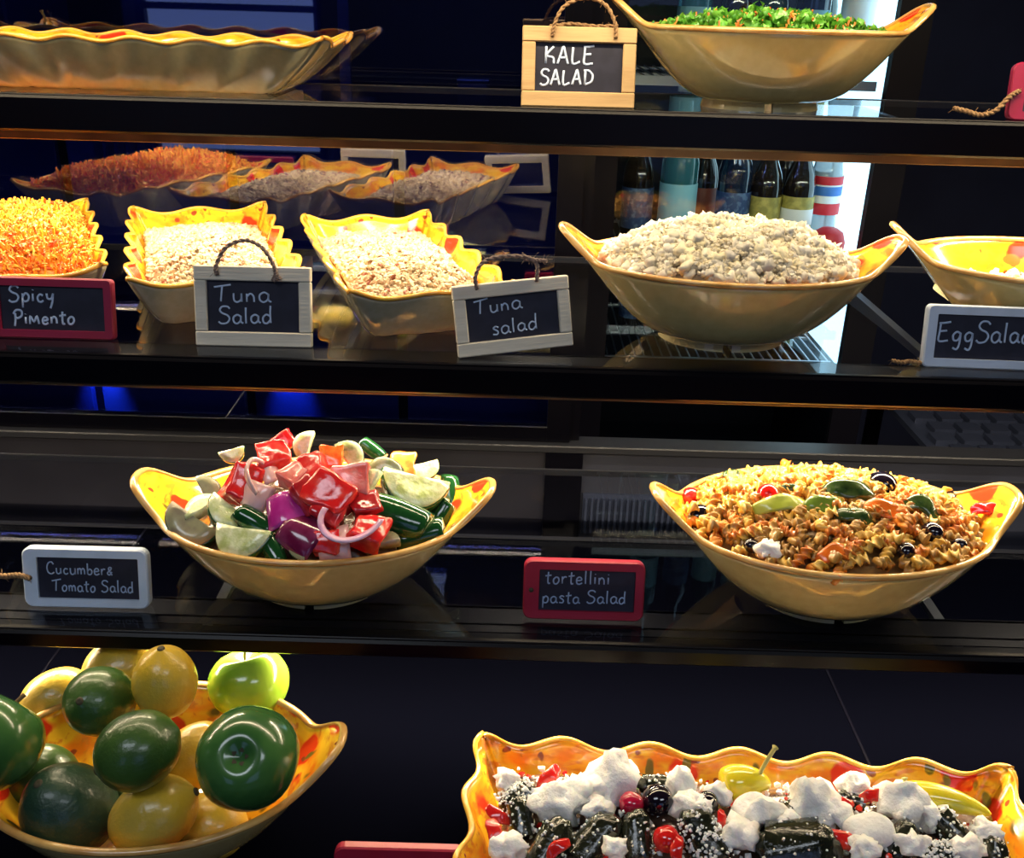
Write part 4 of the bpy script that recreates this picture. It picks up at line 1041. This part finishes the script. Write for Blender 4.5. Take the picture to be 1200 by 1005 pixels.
# ------------------------------------------------------------------ pasta salad
o, hp = mound('pasta_bed', PAST, .165, .120, .084, .050, 2.2, mat('dressed_pasta_bed', (.16, .09, .03), rough=.4, col2=(.30, .17, .05), scale=50, bump=.7, bscale=80), .008, 30, seed=4)
tag(o, 'dressed bottom layer of the pasta salad', 'pasta salad', kind='stuff')
def rotini(name, L, rad, turns, m_):
    V, F = [], []; st = 22; prof = [(-.95, -.16), (-.55, -.34), (.55, -.34), (.95, -.16), (.95, .16), (.55, .34), (-.55, .34), (-.95, .16)]; K = 8
    for i in range(st + 1):
        a = turns * 2 * PI * i / st; x = (i / st - .5) * L; q = rad * (.9 + .1 * math.sin(i * 1.7))
        for (p, w_) in prof: V.append((x, (p * math.cos(a) - w_ * math.sin(a)) * q, (p * math.sin(a) + w_ * math.cos(a)) * q))
    for i in range(st):
        for k in range(K): F.append((i * K + k, i * K + (k + 1) % K, (i + 1) * K + (k + 1) % K, (i + 1) * K + k))
    F.append(tuple(range(K))[::-1]); F.append(tuple(st * K + k for k in range(K)))
    o = build(name, V, F, m_); return o
GP = 'pasta spirals in the pasta salad'
protos = [rotini('pasta_spiral', .032, .0085, 1.5, M['rot_y']), rotini('pasta_spiral', .030, .0082, 1.6, M['rot_o']), rotini('pasta_spiral', .028, .0080, 1.4, M['rot_t'])]
rnd = random.Random(21); placed = []; cnt = 0; tries = 0
PX, PY, PZ, PYAW = PAST[:4]
while cnt < 290 and tries < 20000:
    tries += 1
    t = rnd.uniform(0, 2 * PI); r = math.sqrt(rnd.random()); u, v = .170 * r * math.cos(t), .124 * r * math.sin(t)
    if v > .055 and rnd.random() < .45: continue
    if any((u - a) ** 2 + (v - b) ** 2 < (.0088) ** 2 for a, b in placed): continue
    placed.append((u, v)); z = .096 + .048 * (1 - (u / .19) ** 2 - (v / .138) ** 2) + rnd.uniform(-.003, .004)
    x = PX + u * math.cos(PYAW) - v * math.sin(PYAW); y = PY + u * math.sin(PYAW) + v * math.cos(PYAW)
    k = rnd.choices((0, 1, 2), (3 + 4 * (v > 0) + 2 * (u < 0), 3 + 3 * (u > .03), 3 + 2 * (v < 0)))[0]
    o = protos[k] if not protos[k].get('label') else protos[k].copy()
    if o is not protos[k]: C.objects.link(o)
    o.location = (x, y, PZ + z - .004); o.rotation_euler = (rnd.uniform(0, 6.3), rnd.uniform(-.5, .5) - .25 * (u / .17), rnd.uniform(0, 6.3))
    sc_ = rnd.uniform(.8, 1.1); o.scale = (sc_, sc_, sc_)
    where = 'by the left ear' if u < -.085 else 'by the right ear' if u > .085 else 'at the back' if v > .035 else 'along the front rim' if v < -.045 else 'in the middle'
    tag(o, '%s twisted pasta spiral %s of the pasta salad heap' % (('yellow', 'orange', 'tan')[k], where), 'pasta', GP); cnt += 1

def sphereish(name, s, m_, loc, sx=1, sy=1, sz=1, rot=(0, 0, 0), dimple=True, hole=False):
    prof = []; n = 14
    for i in range(n + 1):
        a = -PI / 2 + PI * i / n; r = math.cos(a); z = math.sin(a)
        if dimple and z > .85: z -= .10 * (1 - r / .53)
        if hole and z > .96: z -= .12
        prof.append((max(0, r) * s / 2, z * s / 2))
    V, F = revolve(prof, 20); o = build(name, V, F, m_, loc=loc, rot=rot); o.scale = (sx, sy, sz); return o
def strip(name, s, m_, loc, rot, wid=.28, arc=.35):
    pts = [(-s / 2, 0, -.06 * s), (-s / 5, arc * s * .22, .08 * s), (s / 5, arc * s * .2, .07 * s), (s / 2, 0, -.05 * s)]
    V, F = tube_geo(spline(pts, 5), lambda t: s * wid * .5 * (.35 + .65 * math.sin(PI * (.08 + .84 * t))), 10, up=Vector((0, 0, 1)), flat=.24)
    for v in V: v.z += .09 * s * noise.noise(Vector((v.x / s * 3 + s * 900, v.y / s * 5, 0))); v.y += .10 * s * noise.noise(Vector((v.x / s * 2.5, 7, s * 900)))
    return build(name, V, F, m_, loc=loc, rot=rot)
def feta(kind, s, seed, loc, rot):
    if kind == 'feta_s': V, F = lump(3, seed, .12, 1.0, .04); V = V * np.array([.56, .40, .30]) * s
    elif kind == 'feta_t': V, F = lump(3, seed, .40, 1.2, .30); V = V * np.array([.48, .42, .50]) * s; V[:, 0:2] *= (1.15 - .9 * (V[:, 2:3] / s))
    else: V, F = lump(3, seed, .42, 1.5, .42); V = V * np.array([.52, .42, .36]) * s
    return build('feta_chunk', V, F, M['feta'], smooth=True, loc=loc, rot=rot)
for i, (x, y, z, s, kind, lab) in enumerate(PASTA_EXTRAS):
    rnd = random.Random(i + 300); rot = face_cam(rnd.uniform(-25, 25)); zz = z + .003
    if kind == 'cherry': o = sphereish('cherry_tomato', s, M['cherry'], (x, y, z - .002), rot=(.5, .3 * i, 0)); cat = 'cherry tomato'
    elif kind == 'olive': o = sphereish('olive', s, M['olive'], (x, y, z - .004), 1, 1, 1.15, (1.2, .4 * i, i), hole=True); cat = 'olive'
    elif kind == 'feta': o = feta('feta', s, i, (x, y, zz), rot); cat = 'cheese'
    else:
        m_ = M[{'strip_r': 'pepper'}.get(kind, kind)]
        o = strip('leaf_strip' if kind == 'strip_d' else 'pepper_strip', s * 1.1, m_, (x, y, z - .001), rot, .30 if kind == 'strip_l' else .46); cat = 'leaf' if kind == 'strip_d' else 'pepper'
    tag(o, lab, cat, {'cherry': 'cherry tomatoes in the pasta salad', 'olive': 'olives in the pasta salad'}.get(kind, 'garnish strips in the pasta salad'))

# ------------------------------------------------------------------ platter of stuffed vine leaves
o, hb = mound('platter_bed', (PL[0], PL[1], PL[2], PL[3]), .262, .098, .050, .018, 4, M['mush'], .010, 40, None, True, seed=6)
tag(o, 'dark oily bottom layer under the vine leaf rolls on the platter', 'salad', kind='stuff')
def leaf_roll(s, seed, loc, rot, dusted, lab):
    e = empty('vine_leaf_roll', loc, rot); V, F = ico(4)
    sd = seed * 3.1
    nx = vnoise(V, 1.4, sd); ridg = np.sin(V[:, 0] * 3 + V[:, 1] * 9 + nx * 5)
    d = 1 + .12 * nx + .035 * ridg + .05 * vnoise(V, 4.5, sd)
    sg = np.sign(V) * np.abs(V) ** np.array([.75, .9, .9])
    P = sg * d[:, None] * np.array([.56, .33, .30]) * s
    build('rolled_leaf', P, F, M['leafroll'], e)
    # loose flap of the leaf running round the roll
    V2, F2 = [], []; n = 16
    for i in range(n + 1):
        a = -.3 + 2.6 * i / n
        for k, xx in enumerate((-.42, -.2, .05, .3)):
            q = s * (.345 + .018 * math.sin(k * 2 + i * .9)); V2.append(((xx + .12 * math.sin(a + seed)) * s, q * math.cos(a), q * .94 * math.sin(a)))
    for i in range(n):
        for k in range(3): a = i * 4 + k; F2.append((a, a + 4, a + 5, a + 1))
    build('leaf_flap', V2, F2, M['leafroll'], e)
    rnd = random.Random(seed); xf = []
    for _ in range(170 if dusted else 26):
        t = rnd.uniform(.1, PI - .1); u = rnd.uniform(-.5, .5); q = .36 * s; sz = rnd.uniform(.0009, .0024 if dusted else .0018)
        xf.append((rnd.randrange(6), (u * s, q * math.cos(t) * .98, q * .95 * math.sin(t)), rmat(rnd, (sz,) * 3)))
    c = scatter('feta_crumbs', flakes, xf, M['feta'], e); c['kind'] = 'stuff'
    return tag(e, lab, 'vine leaf roll', 'stuffed vine leaf rolls on the platter')
for i, (x, y, z, s, kind, ang, lab) in enumerate(PLATTER_PIECES):
    rnd = random.Random(i + 500); loc = (x, y, z); rot = face_cam(ang)
    if kind.startswith('leafroll'): leaf_roll(s, i + 1, (x, y, z - .004), rot, kind.endswith('_f') or i == 0, lab)
    elif kind == 'olive': tag(sphereish('olive', s, M['olive'], (x, y, z + .004), 1, 1, 1.1, (1.0, .5, i), hole=True), lab, 'olive', 'olives on the platter')
    elif kind.startswith('feta'):
        up_ = kind == 'feta_t'
        tag(feta(kind, s, i, (x, y, z + (.008 if up_ else .005)), (rnd.uniform(-.2, .2), rnd.uniform(-.2, .2), rnd.uniform(0, 6)) if up_ else rot), lab, 'feta cheese', 'feta pieces on the platter')
    elif kind.startswith('cherry'): tag(sphereish('cherry_tomato', s, M[kind], (x, y, z + .005), rot=(.7, .2, i)), lab, 'cherry tomato', 'cherry tomatoes on the platter')
    elif kind == 'pepper': tag(strip('red_pepper_piece', s * 1.2, M['pepper'], (x, y, z + .005), face_cam(rnd.uniform(0, 180)), .5, .5), lab, 'red pepper', 'red pepper pieces on the platter')
    elif kind == 'ypep': pickled((x, y, z + .006), s * 1.15, s * .42, .1, [(.012, 0, .014), (.017, 0, .030), (.024, 0, .048)], lab)
    elif kind == 'ypep2': pickled((x, y, z + .004), s * 1.15, s * .20, -.25, [(-.035, 0, .006), (-.041, .002, .012), (-.044, .004, .018)], lab)
# loose feta crumbs and chopped bits over the platter
rnd = random.Random(77); xf = []; xr = []
for _ in range(900):
    u, v = rnd.uniform(-.25, .25), rnd.uniform(-.095, .095); s = rnd.uniform(.0012, .0042)
    (xf if rnd.random() < .75 else xr).append((rnd.randrange(6), (u, v, hb(u, v) + rnd.uniform(.0, .012)), rmat(rnd, (s,) * 3)))
o['kind'] = 'stuff'
fc = scatter('loose_feta_crumbs', flakes, xf, M['feta'], o); fc['kind'] = 'stuff'
rc_ = scatter('chopped_red_bits', flakes, xr, M['pepper'], o); rc_['kind'] = 'stuff'

# ------------------------------------------------------------------ fruit
def fruit(kind, r, loc, axis, m_, label, seed=0, group='fruit in the painted bowl'):
    rot = Vector((0, 0, 1)).rotation_difference(Vector(axis).normalized()).to_euler()
    e = empty(kind, loc, rot); n = 26; prof = []
    for i in range(n + 1):
        a = -PI / 2 + PI * i / n; c_, s_ = max(0, math.cos(a)), math.sin(a)
        if kind == 'green_apple':
            rr = c_ ** .92 * (1 + .05 * s_); z = .90 * s_
            if s_ > 0: z -= .34 * math.exp(-(c_ / .30) ** 2)
            else: z += .20 * math.exp(-(c_ / .24) ** 2)
        elif kind == 'lemon': rr = c_ ** .95 * .98; z = s_ * 1.22 + (.12 * math.exp(-(c_ / .22) ** 2) * (1 if s_ > 0 else -.7))
        elif kind == 'lime': rr = c_ ** .95; z = s_ * 1.08 + (.07 * math.exp(-(c_ / .20) ** 2) * (1 if s_ > 0 else -1))
        else: rr = c_ ** .95 * (1 - .13 * s_); z = s_ * 1.14
        prof.append((rr * r, z * r))
    sd = seed * 5.3
    V, F = revolve(prof, 36, lambda a, z: (.007 * math.cos(5 * a + sd) * (kind == 'green_apple') + .03 * noise.noise(Vector((math.cos(a) * 1.3 + sd, math.sin(a) * 1.3, z / r * 1.2)))))
    build('peel', V, F, m_, e)
    if kind == 'green_apple':
        V, F = [], []
        for k in range(5):
            a = 2 * PI * k / 5; b0 = len(V); base = -.69 * r
            for (rr, ww, z) in ((.02, .05, 0), (.09, .07, -.035), (.17, .01, -.075)):
                for sg in (-1, 1): V.append((r * (rr * math.cos(a) - sg * ww * math.sin(a)), r * (rr * math.sin(a) + sg * ww * math.cos(a)), base + z * r))
            F += [(b0, b0 + 1, b0 + 3, b0 + 2), (b0 + 2, b0 + 3, b0 + 5, b0 + 4)]
        build('calyx', V, F, M['calyx'], e)
        tube('stem', spline([(0, 0, r * .52), (.03 * r, 0, r * .75), (.10 * r, 0, r * 1.0)], 4), lambda t: r * .035 * (1 + t * .4), M['stem'], e, 8)
    else:
        zt = prof[-1][1]
        V, F = revolve([(r * .12, zt - .030 * r), (r * .10, zt + .012 * r), (r * .04, zt + .02 * r), (0, zt + .012 * r)], 12); build('stem_end', V, F, M['calyx'], e)
    return tag(e, label, {'green_apple': 'apple', 'lemon': 'lemon', 'lime': 'lime', 'mango': 'mango'}[kind], group)
cam_dir = lambda x, y, z: (-x, -y, -(z))
FR = [
 ('green_apple', .053, (-.510, .763, .815), (.35, .85, .55), 'apple', 'dark green apple at the left edge of the picture'),
 ('lime', .036, (-.426, .831, .813), (-.1, -.7, .55), 'lime', 'dark round lime at the top left of the pile, in front of a white-lit lemon'),
 ('lemon', .0335, (-.356, .836, .836), (.03, -.05, 1), 'lemon', 'yellow lemon standing upright at the top of the pile'),
 ('green_apple', .0465, (-.298, .930, .762), (-.2, .3, 1), 'apple_lit', 'bright yellow-green apple lit from behind at the back right'),
 ('lime', .0375, (-.352, .742, .828), (-.8, -.25, -.35), 'lime', 'round green lime in the middle of the pile'),
 ('green_apple', .050, (-.250, .752, .814), (-.05, .75, -.70), 'apple', 'large glossy green apple with its dark calyx facing the front'),
 ('mango', .045, (-.437, .752, .742), (-.3, -.3, .9), 'avo', 'big dull dark green fruit at the front left of the bowl'),
 ('lemon', .037, (-.343, .735, .754), (.80, .15, .45), 'lemon', 'yellow lemon at the front of the bowl, pointing right'),
 ('lemon', .038, (-.445, .935, .775), (.9, .2, .2), 'lemon', 'lemon glowing white under the lamp at the back'),
 ('lemon', .034, (-.520, .915, .745), (.7, .3, .3), 'lemon', 'lemon lit white and yellow behind the left apple'),
 ('lemon', .034, (-.335, .835, .738), (.5, .5, .2), 'lemon', 'shaded orange-yellow lemon deep in the gap of the pile'),
 ('lemon', .034, (-.300, .760, .715), (.9, -.2, .1), 'lemon', 'lemon low in the bowl under the big glossy apple'),
 ('lime', .033, (-.385, .790, .712), (.2, .6, .3), 'lime', 'lime at the very bottom of the bowl behind the front lemon'),
 ('lime', .036, (-.492, .812, .722), (.3, .2, -.6), 'lime', 'lime hidden low under the left apple'),
 ('lime', .034, (-.395, .850, .735), (.4, .2, .8), 'lime', 'lime buried under the dark round lime'),
]
for i, (k, r, loc, ax, mk, lab) in enumerate(FR): fruit(k, r, loc, ax, M[mk], lab, i)

# ------------------------------------------------------------------ chalk signs
G = {
 'S': (.62, [[(.58, .85), (.45, .98), (.2, .97), (.08, .78), (.2, .6), (.45, .48), (.55, .28), (.42, .05), (.15, 0), (.0, .12)]]),
 'T': (.72, [[(.0, .84), (.3, .90), (.78, 1.0)], [(.38, .92), (.34, .5), (.30, .02)]]),
 'P': (.6, [[(.12, .75), (.12, .3), (.06, -.12)], [(.0, .7), (.2, .95), (.5, .9), (.52, .6), (.3, .42), (.1, .42)]]),
 'C': (.62, [[(.55, .8), (.4, 1.0), (.15, .9), (.03, .55), (.1, .15), (.35, .0), (.58, .15)]]),
 'E': (.62, [[(.1, .95), (.08, .5), (.08, .03), (.55, .06)], [(.02, .93), (.3, .95), (.6, 1.0)], [(.1, .52), (.45, .56)]]),
 'K': (.66, [[(.1, 1), (.08, 0)], [(.55, 1.0), (.12, .48), (.52, .35), (.56, 0)]]),
 'A': (.68, [[(.0, 0), (.2, .6), (.34, 1.0), (.48, .5), (.62, .0)], [(.12, .36), (.56, .38)]]),
 'L': (.6, [[(.12, 1), (.10, .05), (.55, .16)]]),
 'D': (.66, [[(.12, .92), (.1, .02)], [(.0, .9), (.35, .88), (.6, .6), (.52, .2), (.1, .02)]]),
 'a': (.5, [[(.42, .42), (.25, .52), (.06, .38), (.06, .12), (.22, .0), (.4, .16), (.43, .45)], [(.43, .45), (.43, .12), (.55, .02)]]),
 'b': (.46, [[(.08, 1), (.07, .05)], [(.07, .3), (.25, .5), (.42, .35), (.38, .08), (.2, 0), (.07, .1)]]),
 'c': (.42, [[(.38, .42), (.2, .5), (.05, .3), (.1, .06), (.25, 0), (.4, .1)]]),
 'd': (.5, [[(.4, .4), (.22, .5), (.05, .32), (.08, .05), (.25, .0), (.4, .18)], [(.43, 1), (.41, .5), (.43, .02)]]),
 'e': (.45, [[(.06, .26), (.36, .30), (.34, .46), (.2, .52), (.05, .35), (.08, .06), (.24, 0), (.42, .1)]]),
 'g': (.5, [[(.4, .45), (.22, .52), (.05, .35), (.1, .1), (.28, .08), (.4, .25), (.42, .48), (.41, -.1), (.3, -.38), (.08, -.3)]]),
 'i': (.2, [[(.08, .5), (.08, .04)], [(.09, .70), (.10, .73)]]),
 'l': (.22, [[(.1, 1), (.09, .5), (.1, .02)]]),
 'M': (.72, [[(.04, .0), (.08, .55), (.3, .15), (.5, .55), (.62, .0)]]),
 'm': (.66, [[(.06, .5), (.06, .02)], [(.06, .3), (.2, .5), (.3, .35), (.31, .02)], [(.31, .3), (.46, .5), (.57, .35), (.58, .02)]]),
 'n': (.48, [[(.06, .5), (.06, .02)], [(.06, .3), (.22, .5), (.38, .35), (.4, .02)]]),
 'o': (.46, [[(.22, .5), (.05, .32), (.08, .05), (.25, 0), (.4, .2), (.36, .44), (.2, .5)]]),
 'p': (.48, [[(.08, .5), (.06, -.35)], [(.07, .3), (.25, .52), (.42, .35), (.36, .08), (.18, .02), (.07, .12)]]),
 'r': (.38, [[(.07, .5), (.07, .02)], [(.07, .28), (.2, .48), (.35, .46)]]),
 's': (.38, [[(.34, .44), (.2, .52), (.07, .4), (.3, .2), (.25, .02), (.03, .04)]]),
 't': (.4, [[(.2, .85), (.17, .3), (.2, .02), (.32, .05)], [(.0, .56), (.4, .62)]]),
 'u': (.48, [[(.05, .5), (.06, .12), (.2, 0), (.38, .15), (.4, .5)], [(.4, .5), (.41, .02)]]),
 'y': (.45, [[(.05, .5), (.1, .2), (.3, .2), (.4, .5)], [(.4, .5), (.34, 0), (.22, -.38)]]),
 '&': (.5, [[(.42, .3), (.2, .02), (.05, .2), (.3, .45), (.38, .62), (.24, .68), (.16, .5), (.42, .0)]]),
 ' ': (.3, []),
}
def lettering(name, lines, parent, y, r, m_):
    """lines: (text, x, z, height, spacing, slope)"""
    V, F = [], []; rnd = random.Random(len(lines[0][0]))
    for (txt, x, z, h, sp, slope) in lines:
        cx = x
        for ch in txt:
            wd, st = G[ch]; hh = h * rnd.uniform(.94, 1.06); dz = rnd.uniform(-.02, .02) * h
            for s_ in st:
                pts = [(cx + p[0] * hh * sp, y, z + dz + p[1] * hh + (cx - x + p[0] * hh) * slope) for p in s_]
                tube_geo(spline(pts, 4), r, 5, V, F, up=Vector((0, 1, 0)), flat=.5)
            cx += (wd + .10) * h * sp
    return build(name, V, F, m_, parent)

def twine(name, pts, parent, m_=None, r=.0022):
    P = spline(pts, 10); V, F = [], []
    for ph in (0, PI):       # two plies twisted round each other
        Q = []
        for i, p in enumerate(P):
            t = (P[min(i + 1, len(P) - 1)] - P[max(i - 1, 0)]).normalized(); a = t.cross(Vector((0, 1, 0)))
            a = a.normalized() if a.length > .01 else Vector((1, 0, 0)); b = t.cross(a); an = i * 1.0 + ph
            Q.append(p + (a * math.cos(an) + b * math.sin(an)) * r * .55)
        tube_geo(Q, r * .75, 6, V, F)
    rnd = random.Random(len(P))
    for _ in range(16):       # loose fibres
        p = P[rnd.randrange(len(P))]; d = Vector((rnd.uniform(-1, 1), rnd.uniform(-.6, .6), rnd.uniform(-1, 1))) * .008
        tube_geo([p, p + d * .5 + Vector((0, 0, .001)), p + d], .0003, 3, V, F)
    return build(name, V, F, m_ or M['twine'], parent)

def wooden_sign(loc, yaw, lean, W, H, wood, label, lines, board_margin=(.021, .019), lr=.0012, chalk='chalk', roll=0, loops=(), tw=None):
    e = empty('chalk_sign', loc); e.rotation_euler = (-lean, roll, yaw)
    e.rotation_euler = (Matrix.Rotation(yaw, 3, 'Z') @ Matrix.Rotation(roll, 3, 'Y') @ Matrix.Rotation(-lean, 3, 'X')).to_euler()
    mx, mz = board_margin; T = .006; D0 = .0
    box('frame_rail', -W / 2, W / 2, D0, D0 + 2 * T, 0, mz, wood, e, bev=.0012)
    box('frame_rail', -W / 2, W / 2, D0, D0 + 2 * T, H - mz, H, wood, e, bev=.0012)
    box('frame_stile', -W / 2, -W / 2 + mx, D0 + .0005, D0 + 2 * T - .0005, mz + .0003, H - mz - .0003, wood, e, bev=.0012)
    box('frame_stile', W / 2 - mx, W / 2, D0 + .0005, D0 + 2 * T - .0005, mz + .0003, H - mz - .0003, wood, e, bev=.0012)
    b = box('slate_board', -W / 2 + mx - .001, W / 2 - mx + .001, T * .9, T * 1.5, mz - .001, H - mz + .001, M['slate'], e)
    lettering('chalk_writing', lines, b, T * .9 - .0002, lr, M[chalk])
    for lp in loops: twine('twine_handle', lp, e, tw)
    return tag(e, label, 'sign', 'small chalkboard signs on the shelves')

def round_sign(loc, yaw, lean, W, H, wood, label, lines, lr=.0007, chalk='chalkd', left=.020, m_=.011, tail=None, hole=True, rr=.010):
    e = empty('chalk_sign', loc)
    e.rotation_euler = (Matrix.Rotation(yaw, 3, 'Z') @ Matrix.Rotation(-lean, 3, 'X')).to_euler()
    # rounded plate with a recessed window
    def rrect(x0, x1, z0, z1, r, k=5):
        P = []
        for (cx, cz, a0) in ((x1 - r, z1 - r, 0), (x0 + r, z1 - r, PI / 2), (x0 + r, z0 + r, PI), (x1 - r, z0 + r, 1.5 * PI)):
            for i in range(k): a = a0 + PI / 2 * i / (k - 1); P.append((cx + r * math.cos(a), cz + r * math.sin(a)))
        return P
    O = rrect(-W / 2, W / 2, 0, H, rr); I = rrect(-W / 2 + left, W / 2 - m_, m_, H - m_, .0012); n = len(O); T = .011; V, F = [], []
    Oi = rrect(-W / 2 + .0015, W / 2 - .0015, .0015, H - .0015, rr - .001)
    for (P, y) in ((O, T), (O, .002), (Oi, 0), (I, 0), (I, .003), (I, T)): V += [(x, y, z) for x, z in P]
    for q in range(5):
        for j in range(n): a = q * n + j; b_ = q * n + (j + 1) % n; F.append((a, b_, b_ + n, a + n))
    for j in range(n): F.append((5 * n + j, 5 * n + (j + 1) % n, (j + 1) % n, j))
    o = build('frame', V, F, wood, e, smooth=False)
    b = box('slate_board', -W / 2 + left - .0005, W / 2 - m_ + .0005, .0032, .008, m_ - .0005, H - m_ + .0005, M['slate'], e)
    if lines: lettering('chalk_writing', lines, b, .0029, lr, M[chalk])
    if hole:
        V, F = revolve([(0, 0), (.0028, 0), (.0028, .0008), (0, .0008)], 14); h = build('cord_hole', V, F, M['calyx'], e); h.location = (-W / 2 + left * .5, -.0009, H * .5); h.rotation_euler = (-PI / 2, 0, 0)
    if tail: twine('twine_tail', tail, e, M['twine'], .0028)
    return tag(e, label, 'sign', 'small chalkboard signs on the shelves')

LE = R(12)
wooden_sign((.074, 1.348, 1.3755), .04, LE, .148, .099, M['pine'], 'pine framed chalk sign reading KALE SALAD on the top shelf',
            [('KALE', -.045, .054, .022, 1.02, -.01), ('SALAD', -.050, .027, .019, 1.0, .02)], (.017, .019),
            lr=.0016, loops=[[(-.036, -.002, .086), (-.034, -.004, .100), (-.022, -.004, .122), (.004, -.003, .133), (.030, -.004, .126), (.044, -.004, .104), (.046, -.002, .086)],
                             [(-.038, .014, .101), (-.01, .016, .105), (.02, .016, .103), (.05, .014, .104)]])
wooden_sign((-.310, 1.108, 1.1155), .02, LE, .137, .094, M['wash'], 'whitewashed chalk sign reading Tuna Salad, upright, in front of the middle dish',
            [('Tuna', -.046, .052, .021, 1.25, 0), ('Salad', -.042, .026, .020, 1.15, .02)], (.0145, .017),
            loops=[[(-.040, -.002, .084), (-.040, -.004, .094), (-.028, -.004, .115), (-.006, -.003, .124), (.014, -.004, .116), (.026, -.004, .098), (.029, -.003, .086), (.026, -.003, .079), (.034, -.003, .082)]], tw=M['twineg'])
wooden_sign((.003, 1.100, 1.1212), .20, LE, .138, .083, M['wash'], 'whitewashed chalk sign reading Tuna Salad, tilted, in front of the rightmost dish',
            [('Tuna', -.045, .048, .018, 1.25, .03), ('salad', -.026, .022, .018, 1.2, .03)], (.0145, .016), lr=.0010, chalk='chalk', roll=R(-4.5),
            loops=[[(-.040, -.002, .078), (-.041, -.004, .092), (-.030, -.004, .108), (-.005, -.003, .112), (.022, -.004, .108), (.032, -.004, .098), (.030, -.003, .080)], [(.020, -.003, .107), (.033, -.005, .104), (.044, -.003, .102)]], tw=M['twineg'])
round_sign((-.553, 1.115, 1.1155), .0, LE, .148, .072, M['magenta'], 'crimson chalk sign reading Spicy Pimento at the left edge',
           [('Spicy', -.050, .042, .019, 1.1, .03), ('PiMento', -.046, .016, .017, 1.1, .03)], lr=.0014, chalk='chalk', left=.014, m_=.010, hole=False, rr=.005)
round_sign((.557, 1.102, 1.1155), -.03, LE, .146, .074, M['white'], 'white chalk sign reading Egg Salad at the right edge',
           [('EggSalad', -.058, .030, .024, .98, .02)], lr=.0013, chalk='chalk', left=.012, m_=.011, hole=False, rr=.006)
round_sign((-.486, .956, .8425), .01, LE, .144, .072, M['white'], 'white chalk sign reading Cucumber & Tomato Salad on the third shelf',
           [('Cucumber&', -.045, .040, .0145, 1.0, .0), ('Tomato Salad', -.040, .019, .0145, .93, .0)], lr=.0009, left=.017,
           tail=[(-.063, -.002, .036), (-.074, -.004, .040), (-.088, -.002, .038), (-.105, .0, .037), (-.125, .0, .034)])
round_sign((.0885, .960, .8425), .0, LE, .140, .072, M['red'], 'red chalk sign reading tortellini pasta Salad on the third shelf',
           [('tortellini', -.045, .043, .0165, 1.05, .01), ('pasta Salad', -.048, .019, .016, 1.03, .02)], lr=.0009, left=.018)
round_sign((-.099, .712, DECK + .0005), .0, LE, .132, .068, M['red'], 'red chalk sign on the bottom deck, cut off by the lower picture edge', [], left=.016)
round_sign((.702, 1.335, 1.3755), -.1, LE, .14, .072, M['magenta'], 'dark red chalk sign with a cord at the top right edge',
           [], left=.018, tail=[(-.060, -.002, .036), (-.072, -.004, .028), (-.088, -.008, .010), (-.105, -.006, .004), (-.122, -.004, .008), (-.138, .0, .012)])
# cord end lying on the second shelf beside the egg sign
e = tag(twine('twine_piece', [(.452, 1.115, 1.1185), (.462, 1.108, 1.119), (.472, 1.114, 1.1185), (.484, 1.108, 1.119)], None), 'short frayed twine lying left of the egg salad sign', 'twine')
